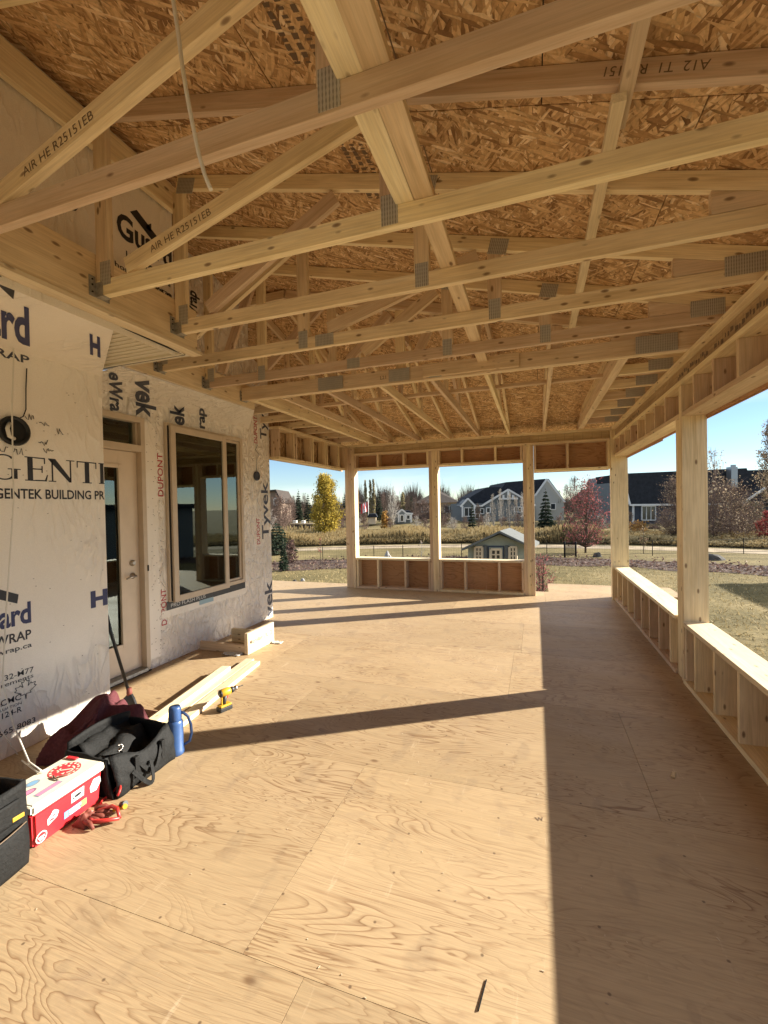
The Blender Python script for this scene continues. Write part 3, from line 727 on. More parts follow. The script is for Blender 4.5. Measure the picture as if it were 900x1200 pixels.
for x0, x1, zb, st in ((-3.358, -1.866, ZHB, (-3.34, -2.87, -2.35, -1.885)), (-1.694, -.202, ZHB, (-1.675, -1.25, -.66, -.222)), (-.018, 1.163, ZDOOR, (.002, .52, 1.143))):
    bxo('bottom_plate', (x0, YB, zb), (x1, YBO-.012, zb+.038), LM, t, 'x')
    for x in st: bxo('stud', (x-.019, YB+.002, zb+.039), (x+.019, YBO-.014, ZMID+.001), LM, t, 'z')
    MB().box((x0, YBO-.011, zb-.01), (x1, YBO, ZT-.045)).build('sheathing', PW, t)
t = thing('wall_header', 'header along the left wall, strand board between its short studs', 'wall header', (-3.6, 7, ZHB))
XLW = -3.54
bxo('top_plate', (XLW-.17, 5.61, ZT-.042), (XLW+.02, 8.19, ZT-.002), LM, t, 'y')
bxo('bottom_plate', (XLW-.17, 5.61, ZHB), (XLW, 7.995, ZHB+.038), LM, t, 'y')
for y in (5.63, 6.05, 6.12, 6.6, 6.67, 7.12, 7.2, 7.62, 7.7, 7.97): bxo('stud', (XLW-.14, y-.019, ZHB+.039), (XLW-.002, y+.019, ZT-.043), LM, t, 'z')
MB().box((XLW-.17, 5.61, ZHB-.005), (XLW-.155, 8.19, ZT-.043)).build('sheathing', MAT['osb_wall'], t)
tag(MB().prism([(-3.72, 5.61, ZT), (-3.72, 8.19, ZT), (-3.72, 8.19, zend(8.19)-.005), (-3.72, 5.61, zend(5.61)-.005)], (-.012, 0, 0)).build('gable_sheathing', MAT['osb_wall']), 'strand board filling the left gable above the left wall header', 'gable sheathing')
# ------------------------------------------------------------------ the house: wrapped walls, door, window
XG, YG, XT, YT = -3.31, 2.645, -3.70, 5.595
house = thing('house', 'house wall under printed white house wrap with a glazed door and a tan window', 'house', (XT, 2, 0))
INK = {'black': 1, 'navy': 2, 'red': 3, 'grey': 4}
WM = lambda base: [MAT[base], MAT['black_ink'], MAT['navy_ink'], MAT['red_ink'], MAT['grey_ink']]
def put(mb, txt, fn, u0, u1, v0, v1, ink, bold=.0, mode='h'):
    """print txt into the rectangle u0..u1 (along the wall) x v0..v1 (height); mode h, up (reads upward) or down"""
    vs, fs = text_shape(txt, 1, bold) if isinstance(txt, str) else txt
    xs = [v[0] for v in vs]; ys = [v[1] for v in vs]; x0, x1, y0, y1 = min(xs), max(xs), min(ys), max(ys)
    P = []
    for x, y in vs:
        a, b = (x-x0)/(x1-x0), (y-y0)/(y1-y0)
        if mode == 'h': u, v = u0+a*(u1-u0), v0+b*(v1-v0)
        elif mode == 'up': u, v = u1-b*(u1-u0), v0+a*(v1-v0)
        else: u, v = u0+b*(u1-u0), v1-a*(v1-v0)
        P.append(fn(u, v))
    mb.raw(P, fs, INK[ink])
def shp(*polys):
    vs, fs = [], []
    for p in polys:
        fs.append(tuple(range(len(vs), len(vs)+len(p)))); vs += p
    return vs, fs
def bar(x0, y0, x1, y1): return [(x0, y0), (x1, y0), (x1, y1), (x0, y1)]
def serif_word():
    """GENTE in roman capitals with thick stems and thin hairlines, cap height 1"""
    P = []
    cx, cy = .42, .5                                           # G
    for k in range(26):
        a0, a1 = R(48+k*10.6), R(48+(k+1)*10.6)
        th = lambda a: .05+.14*abs(math.cos(a))**1.5
        o = lambda a: (cx+.42*math.cos(a), cy+.51*math.sin(a)); i = lambda a: (cx+(.42-th(a))*math.cos(a), cy+(.51-.05)*math.sin(a))
        P.append([o(a0), o(a1), i(a1), i(a0)])
    P += [bar(.62, .05, .79, .42), bar(.52, .42, .88, .46)]
    x = 1.0                                                    # E
    P += [bar(x, 0, x+.32, .04), bar(x, .96, x+.32, 1), bar(x+.08, .04, x+.24, .96), bar(x+.24, .48, x+.52, .53), bar(x+.3, 0, x+.66, .05), bar(x+.3, .95, x+.62, 1), bar(x+.50, .36, x+.54, .65), [(x+.60, .05), (x+.66, .05), (x+.70, .28), (x+.67, .28)], bar(x+.58, .74, x+.62, .95)]
    x = 1.78                                                   # N
    P += [bar(x-.06, 0, x+.18, .04), bar(x+.04, .04, x+.09, .94), [(x-.06, 1), (x-.06, .96), (x+.62, 0), (x+.70, 0), (x+.70, .12), (x+.17, 1)], bar(x+.65, .0, x+.70, .96), bar(x+.53, .96, x+.82, 1)]
    x = 2.68                                                   # T
    P += [bar(x, .95, x+.74, 1), bar(x+.29, .04, x+.46, .95), bar(x+.2, 0, x+.55, .04), bar(x, .70, x+.04, .95), bar(x+.70, .70, x+.74, .95)]
    x = 3.50                                                   # first stroke of the next E, cut by the corner
    P += [bar(x, 0, x+.22, .04), bar(x, .96, x+.22, 1), bar(x+.06, .04, x+.2, .96)]
    return shp(*P)
LEAF = [(0, -.95), (.05, -.45), (.42, -.5), (.34, -.32), (.85, .05), (.68, .12), (.78, .42), (.5, .36), (.44, .5), (.2, .24), (.3, .78), (.14, .7), (0, 1.0)]
def leaf_outline():
    pts = LEAF + [(-x, y) for x, y in LEAF[-2::-1]]
    P = []
    for a, b in zip(pts, pts[1:]):
        dx, dy = b[0]-a[0], b[1]-a[1]; L = math.hypot(dx, dy) or 1; nx, ny = -dy/L*.03, dx/L*.03
        P.append([(a[0]-nx, a[1]-ny), (b[0]-nx, b[1]-ny), (b[0]+nx, b[1]+ny), (a[0]+nx, a[1]+ny)])
    return shp(*P)
ZS = 2.70                                                      # height at which the wrap turns out under the eave
def sheet(pA, pB, pC):
    n = (Vector(pB)-Vector(pA)).cross(Vector(pC)-Vector(pA)).normalized(); a = Vector(pA)
    eye = Vector((0, 0, EYE))
    def f(X, y, z):
        d = Vector((X, y, z))-eye; t = (a-eye).dot(n)/d.dot(n); return eye+d*t-Vector((0, 0, .003))
    return f
gA, gB, gC = (XG, 2.645, ZS), (XG, -2, ZS), (L1-.085, 1.9, ZT-.072)
gsheet = sheet(gA, gB, gC); tsheet = sheet((XT, 3, ZS), (XT, 5, ZS), (L2-.02, 3, ZT-.052))
def gfn(y, z): return Vector((XG+.0015, y, z)) if z <= ZS else gsheet(XG, y, z)
def tfn(y, z): return Vector((XT+.0015, y, z)) if z <= ZS or y > 5.1 else tsheet(XT, y, z)
mb = MB()
mb.raw([(XG, -3, 0), (XG, YG, 0), (XG, YG, ZS), (XG, -3, ZS)], [(0, 1, 2, 3)])
mb.raw([(XG, YG, 0), (XT-.02, YG, 0), (XT-.02, YG, 2.74), (XG, YG, ZS)], [(0, 1, 2, 3)])
e1 = hit(118, 384, Z=ZT-.072)
mb.raw([(XG, -3, ZS), (XG, YG, ZS), (L1-.085, e1.y, ZT-.072), (L1-.085, -3, ZT-.072)], [(0, 1, 2, 3)])
mb.raw([(L1-.083, -3, ZT-.075), (L1-.083, 2.56, ZT-.085), (L1-.083, 2.60, ZT-.02), (L1-.083, -3, ZT-.02)], [(0, 1, 2, 3)])
put(mb, serif_word(), gfn, hit(-14, 560, X=XG).y, 2.644, 1.825, 1.995, 'black')
put(mb, 'GENTEK BUILDING PR', gfn, hit(-7, 578, X=XG).y, 2.643, 1.70, 1.77, 'black', .02)
put(mb, 'Guard', gfn, 1.70, 2.068, .845, .997, 'navy', .03)
put(mb, 'HOUSEWRAP', gfn, 1.60, 2.066, .738, .803, 'black', .02); put(mb, 'homeguardwrap.ca', gfn, 1.55, 2.067, .668, .713, 'black', .01)
put(mb, 'meets CAN/CGSB-51.32-M77', gfn, 1.36, 2.074, .503, .54, 'black', .005); put(mb, 'requirements', gfn, 1.75, 2.071, .455, .492, 'black', .005)
put(mb, 'CCMC', gfn, 1.83, 1.99, .345, .385, 'black', .01); put(mb, 'EVALUATION', gfn, 1.81, 1.992, .312, .330, 'black', .005); put(mb, leaf_outline(), gfn, 1.95, 2.09, .335, .475, 'black')
put(mb, 'No. 13124-R', gfn, 1.72, 1.993, .262, .300, 'black', .01); put(mb, '1-866-665-8083', gfn, 1.70, 2.075, .150, .188, 'black', .005)
put(mb, 'H', gfn, 2.50, 2.643, .845, .978, 'navy', .05); put(mb, 'H', gfn, 2.555, 2.643, 2.85, 3.015, 'navy', .05)
mb.raw([gfn(*q) for q in ((1.70, 1.20), (1.995, 1.055), (1.985, .995), (1.70, 1.13))], [(0, 1, 2, 3)], 1)
put(mb, 'Guard', gfn, 1.60, 2.115, 2.76, 3.034, 'navy', .03); put(mb, 'HOUSEWRAP', gfn, 1.40, 2.108, 2.635, 2.69, 'grey', .02)
mb.raw([gfn(*q) for q in ((1.75, 3.30), (2.03, 3.12), (2.02, 3.05), (1.75, 3.22))], [(0, 1, 2, 3)], 1)
mb.raw([(L1-.081, y, z) for y, z in ((2.05, ZT-.075), (2.32, ZT-.06), (2.58, ZT-.083), (2.3, ZT-.08))], [(0, 1, 2, 3)], 1)
mb.build('front_wrap', WM('house_wrap'), house, recalc=False)
# inner wall with openings for door and window
DY0, DY1, DZ = 2.66, 3.395, 2.53
WY0, WY1, WZ0, WZ1 = 3.645, 4.925, .63, 2.535
mb = MB()
ys, zs = [2.645, DY0, DY1, WY0, WY1, YT], [0, WZ0, DZ, WZ1, ZS]
for i in range(5):
    for j in range(4):
        y, z = (ys[i]+ys[i+1])/2, (zs[j]+zs[j+1])/2
        if (DY0 < y < DY1 and z < DZ) or (WY0 < y < WY1 and WZ0 < z < WZ1): continue
        mb.raw([(XT, ys[i], zs[j]), (XT, ys[i+1], zs[j]), (XT, ys[i+1], zs[j+1]), (XT, ys[i], zs[j+1])], [(0, 1, 2, 3)])
mb.raw([(XT, 2.645, ZS), (XT, 5.12, ZS), (L2-.02, 4.42, ZT-.052), (L2-.02, 2.645, ZT-.052)], [(0, 1, 2, 3)])
mb.raw([(XT, 4.2, ZS), (XT, YT, ZS), (XT, YT, 4.0), (XT, 4.2, 4.0)], [(0, 1, 2, 3)])
mb.raw([(XT, YT, 0), (XT-3.5, YT, 0), (XT-3.5, YT, 3.6), (XT, YT, 3.6)], [(0, 1, 2, 3)])
put(mb, 'eWra', tfn, 3.03, 3.17, 2.535, 2.90, 'grey', .03, 'down'); put(mb, 'vek', tfn, 3.31, 3.56, 2.54, 2.93, 'grey', .03, 'down')
put(mb, 'ek', tfn, 3.74, 3.95, 2.54, 2.76, 'grey', .03, 'up'); put(mb, 'rap', tfn, 4.18, 4.31, 2.56, 2.80, 'grey', .03, 'up')
put(mb, 'DUPONT', tfn, 5.23, 5.31, 2.52, 2.90, 'red', .01, 'up'); put(mb, 'Tyv', tfn, 5.38, 5.585, 2.60, 2.97, 'grey', .02, 'up')
put(mb, 'DUPONT', tfn, 5.24, 5.32, 1.10, 1.47, 'red', .01, 'up'); put(mb, 'Tyvek', tfn, 5.37, 5.59, 1.165, 1.99, 'grey', .02, 'up')
put(mb, 'vek', tfn, 5.40, 5.592, .01, .545, 'grey', .02, 'up')
put(mb, 'DUPONT', tfn, 3.555, 3.625, .40, .78, 'red', .01, 'up'); put(mb, 'DUPONT', tfn, 3.555, 3.625, 1.75, 2.20, 'red', .01, 'up')
mb.build('side_wrap', WM('tyvek_wrap'), house, recalc=False)
mb = MB()                                                       # weathered peel-and-stick ring round the openings
for lo, hi in (((XT+.001, 3.40, .1), (XT+.004, 3.54, 2.5)), ((XT+.001, 3.56, .47), (XT+.0035, 4.98, .545))):
    mb.box(lo, hi)
mb.build('flashing_tape', MAT['house_wrap'], house)
MB().box((XT+.001, 3.625, .545), (XT+.006, 4.95, .635)).build('sill_flashing', MAT['flashing'], house)
fl_ = MB(); put(fl_, 'PRO FLASH PLUS', lambda u, v: Vector((XT+.0068, u, v)), 3.68, 4.2, .565, .605, 'grey', .0); fl_.build('flashing_print', [MAT['flashing'], MAT['flashing'], MAT['flashing'], MAT['flashing'], MAT['paper']], house, recalc=False)
MB().box((XT+.0045, 4.10, .50), (XT+.008, 4.33, .55)).build('blue_tape', MAT['tape_blue'], house)
# staples and cap nails
st = MB(); rs = random.Random(3)
for _ in range(90):
    y, z = rs.uniform(3.42, 3.6), rs.uniform(.1, 2.6); st.box((XT+.004, y-.006, z-.002), (XT+.006, y+.006, z+.002))
for _ in range(60):
    y, z = rs.uniform(4.95, 5.58), rs.uniform(.1, 2.6); st.box((XT+.001, y-.006, z-.002), (XT+.003, y+.006, z+.002))
for _ in range(55):
    y, z = rs.uniform(1.8, 2.63), rs.uniform(.1, 2.6); st.box((XG+.001, y-.004, z-.0015), (XG+.003, y+.004, z+.0015))
st.build('staple', MAT['stamp_ink'], house)['kind'] = 'stuff'
# eave soffit beside the wrap
mb = MB().box((XG+.002, -1, ZT-.058), (L1-.09, 2.56, ZT-.05))
y = 1.5
while y < 2.54: mb.box((XG+.004, y, ZT-.063), (L1-.092, y+.028, ZT-.0585)).box((XG+.004, y+.035, ZT-.0605), (L1-.092, y+.04, ZT-.0585)); y += .05
mb.box((XG+.002, 2.56, ZT-.075), (L1-.085, 2.585, ZT-.03), 0).box((XT-.3, -1, ZT-.045), (L1-.1, 2.69, ZT-.035))
mb.build('soffit', MAT['vinyl'], house)
MB().box((XG+.01, 2.585, ZT-.077), (L1-.085, 2.59, ZT-.068)).build('soffit_edge', MAT['black_metal'], house)
# upper walls in the roof space
mb = MB(); XU = -2.41
mb.raw([(XU, -3, 2.70), (XU, 2.50, 2.70), (XU, 2.50, zmain(XU)), (XU, -3, zmain(XU))], [(0, 1, 2, 3)])
ufn = lambda y, z: Vector((XU+.002, y, z))
def upx(mb, pts, ink): mb.raw([Vector((XU+.002, *hit(*p, X=XU).yz)) for p in pts], [tuple(range(len(pts)))], INK[ink])
a, b = hit(137, 278, X=XU), hit(190, 304, X=XU)
z0 = (a.z+b.z)/2
put(mb, 'Guard', ufn, a.y, 2.49, z0-.01, z0+.15, 'black', .03); put(mb, 'HOUSEWRAP', ufn, a.y+.06, 2.9 if False else 2.49, z0-.14, z0-.07, 'black', .02); put(mb, 'homeguardwrap', ufn, a.y-.02, 2.48, z0-.22, z0-.175, 'black', .01)
upx(mb, ((152, 248), (160, 246), (195, 292), (189, 296)), 'black'); upx(mb, ((171, 264), (177, 262), (177, 272), (171, 268)), 'black')
upx(mb, ((82, 218), (92, 215), (114, 224), (110, 229)), 'black'); upx(mb, ((52, 199), (59, 204), (52, 208)), 'black')
put(mb, 'o', ufn, hit(76, 232, X=XU).y, hit(92, 240, X=XU).y, hit(84, 240, X=XU).z-.03, hit(84, 240, X=XU).z+.1, 'black', .03)
put(mb, 'HOUSEWRAP', ufn, 2.02, 2.48, 2.98, 3.05, 'black', .02); put(mb, 'WRAP', ufn, 2.2, 2.48, 3.06, 3.12, 'black', .02)
mb.build('upper_wrap', WM('house_wrap'), house, recalc=False)
mb = MB(); XV = -3.16
mb.raw([(XV, 2.50, 2.78), (XV, 4.40, 2.78), (XV, 4.40, 4.2), (XV, 2.50, 4.2)], [(0, 1, 2, 3)])
mb.raw([(XV, 4.40, 2.78), (XT, 4.41, 2.78), (XT, 4.41, 4.2), (XV, 4.40, 4.2)], [(0, 1, 2, 3)])
vfn = lambda y, z: Vector((XV+.002, y, z))
w0, w1 = hit(226, 375, X=XV), hit(233, 345, X=XV)
put(mb, 'Wrap', vfn, w0.y-.07, w0.y+.10, w0.z, w1.z, 'black', .03, 'up')
mb.build('upper_wrap', WM('tyvek_wrap'), house, recalc=False)
mb = MB().box((XU-.9, 2.505, 2.76), (XU-.002, 2.53, 4.1)); mb.build('eave_end', MAT['osb_wall'], house)
# dark room behind the openings
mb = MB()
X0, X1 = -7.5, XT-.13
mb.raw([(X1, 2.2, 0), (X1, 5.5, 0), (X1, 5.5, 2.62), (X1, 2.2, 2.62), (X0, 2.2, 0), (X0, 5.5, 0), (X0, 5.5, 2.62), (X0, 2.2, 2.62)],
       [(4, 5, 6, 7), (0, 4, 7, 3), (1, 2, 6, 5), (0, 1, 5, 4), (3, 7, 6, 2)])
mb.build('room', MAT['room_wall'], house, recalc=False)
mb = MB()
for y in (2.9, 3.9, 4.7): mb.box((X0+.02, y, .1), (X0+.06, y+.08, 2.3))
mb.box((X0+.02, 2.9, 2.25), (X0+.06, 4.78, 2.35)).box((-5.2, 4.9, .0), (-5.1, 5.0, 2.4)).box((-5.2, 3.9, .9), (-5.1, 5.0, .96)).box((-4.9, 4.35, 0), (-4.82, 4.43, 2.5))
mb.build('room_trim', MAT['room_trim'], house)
TT, DP = MAT['tan_trim'], MAT['door_paint']
# door
d = MB()
d.box((XT-.11, DY0+.002, .012), (XT+.02, DY0+.055, DZ-.002), 0, .004).box((XT-.11, DY1-.05, .012), (XT+.02, DY1-.002, DZ-.002), 0, .004)
d.box((XT-.11, DY0+.056, DZ-.055), (XT+.02, DY1-.051, DZ-.002), 0, .004).box((XT-.11, DY0+.056, 2.185), (XT+.022, DY1-.051, 2.25), 0, .004)
door_f = d.build('door_frame', TT, house)
GY0, GY1, GZ0, GZ1 = 2.80, 3.135, .33, 2.02
d = MB(); Xd = XT-.045
for lo, hi in (((Xd-.04, DY0+.058, .05), (Xd, GY0, 2.18)), ((Xd-.04, GY1, .05), (Xd, DY1-.053, 2.18)), ((Xd-.04, GY0+.001, .05), (Xd, GY1-.001, GZ0)), ((Xd-.04, GY0+.001, GZ1), (Xd, GY1-.001, 2.18))): d.box(lo, hi)
for lo, hi in (((Xd+.001, GY0-.03, GZ0-.03), (Xd+.014, GY0+.006, GZ1+.03)), ((Xd+.001, GY1-.006, GZ0-.03), (Xd+.014, GY1+.03, GZ1+.03)), ((Xd+.001, GY0+.007, GZ0-.03), (Xd+.014, GY1-.007, GZ0+.005)), ((Xd+.001, GY0+.007, GZ1-.005), (Xd+.014, GY1-.007, GZ1+.03))): d.box(lo, hi, 0, .004)
door = d.build('door', DP, house)
MB().box((Xd-.022, GY0+.001, GZ0+.001), (Xd-.016, GY1-.001, GZ1-.001)).build('glass_pane', MAT['glass'], door)
MB().lathe((Xd, 3.262, 1.095), [(.03, 0), (.03, .008), (.018, .012), (.018, .03)], 18, 0, 'x').build('deadbolt', MAT['brushed_nickel'], door)
MB().lathe((Xd, 3.262, .97), [(.03, 0), (.03, .008), (.012, .012), (.012, .05)], 18, 0, 'x').tube([(Xd+.05, 3.262, .97), (Xd+.052, 3.21, .965), (Xd+.045, 3.16, .955)], [.011, .010, .008], 10).build('handle', MAT['brushed_nickel'], door)
MB().box((XT-.07, DY0+.057, 2.255), (XT-.06, DY1-.052, DZ-.058)).build('transom_pane', MAT['glass'], house)
MB().box((XT-.10, DY0+.057, 2.253), (XT-.02, DY0+.075, DZ-.058)).box((XT-.10, DY1-.075, 2.253), (XT-.02, DY1-.053, DZ-.058)).build('transom_stop', TT, house)
MB().box((XT-.11, DY0+.057, .014), (XT+.045, DY1-.052, .046), 0, .003).build('threshold', MAT['galvanised'], house)
MB().box((XT-.10, DY0+.003, .0005), (XT+.03, DY1-.003, .0115)).build('threshold_base', MAT['dark'], house)
MB().box((XT+.021, DY1-.015, 1.0), (XT+.026, DY1-.001, 1.06)).build('strike_plate', MAT['dark'], house)
# window: a fixed light on the right and a casement standing proud on the left
wf = MB()
def ring(mb, x0, x1, y0, y1, z0, z1, t, bev=.004):
    mb.box((x0, y0, z0), (x1, y0+t, z1), 0, bev).box((x0, y1-t, z0), (x1, y1, z1), 0, bev).box((x0, y0+t+.0005, z0), (x1, y1-t-.0005, z0+t), 0, bev).box((x0, y0+t+.0005, z1-t), (x1, y1-t-.0005, z1), 0, bev)
ring(wf, XT-.10, XT+.035, WY0+.002, WY1-.002, WZ0+.002, WZ1-.002, .045)
wf.box((XT-.09, 4.545, WZ0+.048), (XT+.02, 4.60, WZ1-.048), 0, .003)
win = wf.build('window_frame', TT, house)
s = MB(); ring(s, XT+.037, XT+.072, 3.675, 4.558, .622, 2.505, .066, .006); sash = s.build('sash', TT, win)
MB().box((XT+.046, 3.742, .689), (XT+.052, 4.491, 2.438)).build('glass_pane', MAT['glass'], sash)
s = MB(); ring(s, XT-.03, XT+.012, 4.602, WY1-.048, WZ0+.049, WZ1-.049, .03, .005); sash2 = s.build('sash', TT, win)
MB().box((XT-.012, 4.633, WZ0+.081), (XT-.006, WY1-.08, WZ1-.081)).build('glass_pane', MAT['glass'], sash2)
s = MB(); ring(s, XT-.09, XT-.05, 3.72, 4.53, WZ0+.05, WZ1-.05, .035, .003); s.box((XT-.085, 4.18, .7), (XT-.06, 4.22, 2.45)); s.build('screen_frame', MAT['tan_trim'], win)
MB().box((XT+.036, 3.660, .64), (XT+.045, 3.674, 2.50)).build('weather_strip', MAT['dark'], win)
# fittings on the walls
vn = thing('wall_vent', 'round dark duct opening in the printed wrap with handwriting around it', 'vent', (XG, 1.99, 2.155))
MB().lathe((XG+.002, 1.99, 2.155), [(.095, 0), (.10, .02), (.085, .035), (.08, .004)], 24, 0, 'x').build('collar', MAT['black_metal'], vn)
MB().lathe((XG+.004, 1.99, 2.155), [(.079, 0), (.079, .003)], 24, 0, 'x').build('opening', MAT['dark'], vn)
MB().tube([(XG+.02, 1.96, 2.20), (XG+.05, 1.93, 2.16), (XG+.05, 1.94, 2.11), (XG+.03, 1.98, 2.10)], .012, 8).build('hose', MAT['cable_white'], vn)
rs = random.Random(9)
for y, z in ((2.07, 2.27), (2.16, 2.24), (2.28, 2.20), (2.15, 2.10), (2.18, 2.05), (1.90, 2.03), (1.98, 2.02), (1.90, 2.12)):
    x_ = y; pts = []
    for k in range(9): pts.append((XG+.0032, x_, z+rs.uniform(-.022, .025))); x_ += rs.uniform(.002, .013)
    MB().tube(pts, .0022, 4).build('handwriting', MAT['black_ink'], vn)
vn = thing('wall_vent', 'small round vent in the white wrap beside the window, near the house corner', 'vent', (XT, 5.26, 2.06))
MB().lathe((XT+.002, 5.26, 2.06), [(.065, 0), (.065, .02), (.05, .03), (.05, .012), (.02, .012)], 20, 0, 'x').build('collar', MAT['grey_ink'], vn)
MB().tube([(XT+.012, 5.26, 2.11), (XT+.012, 5.27, 2.3), (XT+.012, 5.33, 2.36), (XT+.01, 5.25, 2.43), (XT+.01, 5.30, 2.50)], .003, 5).build('wire', MAT['dark'], vn)
pts = [hit(px, py, X=XG) + Vector((.012, 0, 0)) for px, py in ((30, 432), (29, 455), (29, 480), (26, 488), (18, 492))]
tag(MB().tube(pts, .0035, 6).build('wire', MAT['dark']), 'thin dark wire running down the wrap to the round duct opening', 'wire')
# white cables
pts = [hit(px, py, X=XG+.05) for px, py in ((15, 328), (16, 420), (14, 480), (15, 540), (16, 585), (11, 660), (7, 720))]
pts += [hit(3, 800, X=XG+.06), hit(16, 850, X=XG+.1), hit(34, 893, X=-2.75), hit(48, 903, Z=.24)]
tag(MB().tube(pts, .0045, 8).build('cable', MAT['cable_white']), 'white cable hanging down the printed wrap to the cooler', 'cable')
pts = [hit(px, py, X=XG+.03) for px, py in ((-6, 846), (10, 868), (24, 890))] + [hit(34, 897, X=-2.7), hit(44, 905, Z=.235), hit(56, 902, Z=.235)]
tag(MB().tube(pts, .0045, 8).build('cable', MAT['cable_white']), 'loose white cable end lying across the back of the cooler lid', 'cable')
Yc = 1.0
pts = [hit(px, py, Y=Yc) for px, py in ((201, -40), (203, 0), (209, 40), (214, 80), (219, 110), (225, 142), (233, 180), (240, 205), (247, 222))]
tag(MB().tube(pts, .0058, 8).build('cable', MAT['cable_white']), 'white cable end dangling from the roof above the near truss', 'cable')
# ------------------------------------------------------------------ things on the floor
def cloth_grid(name, nx, ny, fn, mat, par=None, thick=.006, smooth=True):
    bm = bmesh.new()
    vs = [[bm.verts.new(fn(i/nx, j/ny)) for j in range(ny+1)] for i in range(nx+1)]
    for i in range(nx):
        for j in range(ny):
            f = bm.faces.new((vs[i][j], vs[i+1][j], vs[i+1][j+1], vs[i][j+1])); f.smooth = smooth
    bmesh.ops.recalc_face_normals(bm, faces=bm.faces)
    me = bpy.data.meshes.new(name); bm.to_mesh(me); bm.free()
    o = link(name, me, mat, par)
    if thick:
        m = o.modifiers.new('solid', 'SOLIDIFY'); m.thickness = thick; m.offset = -1
    return o
# cooler: local x along its length (to the right as seen), local -y towards the viewer
ca = Vector((-2.262, 1.388, 0)); cb = Vector((-2.288, 1.775, 0))
cdir = (cb-ca).normalized(); cn = Vector((cdir.y, -cdir.x, 0))          # cn: outwards (towards +X)
crz = math.atan2(cdir.y, cdir.x); CL, CD, CHH = .375, .25, .175
mid = (ca+cb)/2 - cn*CD/2
cooler = thing('cooler', 'small red cooler with a white lid covered in stickers', 'cooler', mid, crz)
CM = Matrix.Translation(mid) @ Matrix.Rotation(crz, 4, 'Z')
def tapered(hx0, hy0, hx1, hy1, z0, z1, bev):
    bm = bmesh.new(); r = bmesh.ops.create_cube(bm, size=1)
    for v in bm.verts:
        top = v.co.z > 0
        v.co = Vector(((1 if v.co.x > 0 else -1)*(hx1 if top else hx0), (1 if v.co.y > 0 else -1)*(hy1 if top else hy0), z1 if top else z0))
    bmesh.ops.bevel(bm, geom=bm.edges[:], offset=bev, segments=3, affect='EDGES')
    for f in bm.faces: f.smooth = True
    me = bpy.data.meshes.new('t'); bm.to_mesh(me); bm.free(); return me
def sharp(o):
    o.data.set_sharp_from_angle(angle=R(35)); return o
body = sharp(link('body', tapered(CL/2-.012, CD/2-.012, CL/2, CD/2, 0.001, CHH, .012), MAT['cooler_red'], cooler, CM))
lid = sharp(link('lid', tapered(CL/2+.012, CD/2+.012, CL/2+.006, CD/2+.006, CHH+.0005, CHH+.045, .010), MAT['cooler_white'], cooler, CM))
zt_ = CHH+.0455
def disc(cx, cy, rx, ry, n=28): return [(cx+rx*math.cos(k/n*6.2832), cy+ry*math.sin(k/n*6.2832)) for k in range(n)]
def sticker(par, layers, P):
    mats = []; mb = MB()
    for k, (m, pts) in enumerate(layers):
        mats.append(MAT[m]); mb.raw([P(x, y, .0006+.0004*k) for x, y in pts[0]], pts[1], k)
    return mb.build('sticker', mats, par, CM, recalc=False)
S1 = lambda pts: (pts, [tuple(range(len(pts)))])
top = lambda x, y, h: (x, y, zt_+h)
fr = lambda x, z, h: (x, -CD/2+.012*(1-z/CHH)-h-.0009, z)
anch = [bar(-.004, -.045, .004, .038), bar(-.02, .022, .02, .029)]
arc = [[(.036*math.cos(a), -.012+.036*math.sin(a)), (.036*math.cos(a+.35), -.012+.036*math.sin(a+.35)), (.028*math.cos(a+.35), -.012+.028*math.sin(a+.35)), (.028*math.cos(a), -.012+.028*math.sin(a))] for a in (3.4, 3.75, 4.1, 4.45, 4.8, 5.15, 5.5)]
anch += arc + [[(-.045, -.012), (-.026, -.012), (-.036, .004)], [(.026, -.012), (.045, -.012), (.036, .004)]]
ca_, sa_ = math.cos(.5), math.sin(.5)
ax, ay = .075, .005
avs, afs = shp(*anch); avs = [(ax+x*ca_-y*sa_, ay+x*sa_+y*ca_) for x, y in avs]
dots = [disc(ax+.062*math.cos(k/16*6.283), ay+.062*math.sin(k/16*6.283), .0075, .0075, 6) for k in range(16)]
sticker(lid, [('sticker_red', S1(disc(ax, ay, .074, .074))), ('cooler_white', shp(*dots)), ('cooler_white', (avs, afs))], top)
sticker(lid, [('sticker_grey', S1(disc(-.055, .055, .034, .026))), ('sticker_blue', S1(disc(-.055, .055, .024, .017)))], top)
sticker(lid, [('sticker_purple', S1(disc(-.115, .0, .036, .022))), ('sticker_pink', S1(disc(-.115, .0, .026, .014)))], top)
sticker(lid, [('sticker_blue', S1(disc(-.15, .07, .024, .02)))], top)
sticker(lid, [('sticker_grey', S1(bar(-.13, -.085, -.005, -.05))), ('sticker_pink', S1(bar(-.125, -.08, -.01, -.056)))], top)
def ftxt(s, x0, x1, z0, z1):
    vs, fs = text_shape(s, 1, .01); xs = [v[0] for v in vs]; ys = [v[1] for v in vs]
    return ([(x0+(v[0]-min(xs))/(max(xs)-min(xs))*(x1-x0), z0+(v[1]-min(ys))/(max(ys)-min(ys))*(z1-z0)) for v in vs], fs)
sticker(body, [('sticker_white', S1(bar(.005, .105, .075, .155))), ('black_ink', S1(disc(.04, .13, .029, .017))), ('sticker_white', S1(disc(.04, .13, .024, .0125))), ('black_ink', S1(disc(.04, .13, .020, .0085))), ('sticker_white', ftxt('HUSKY', .025, .055, .127, .133))], fr) if False else \
sticker(body, [('sticker_white', S1(bar(.005, .105, .075, .155))), ('black_ink', S1(disc(.04, .13, .029, .017))), ('sticker_white', S1(disc(.04, .13, .024, .0125))), ('black_ink', S1(disc(.04, .13, .020, .0085)))], fr)
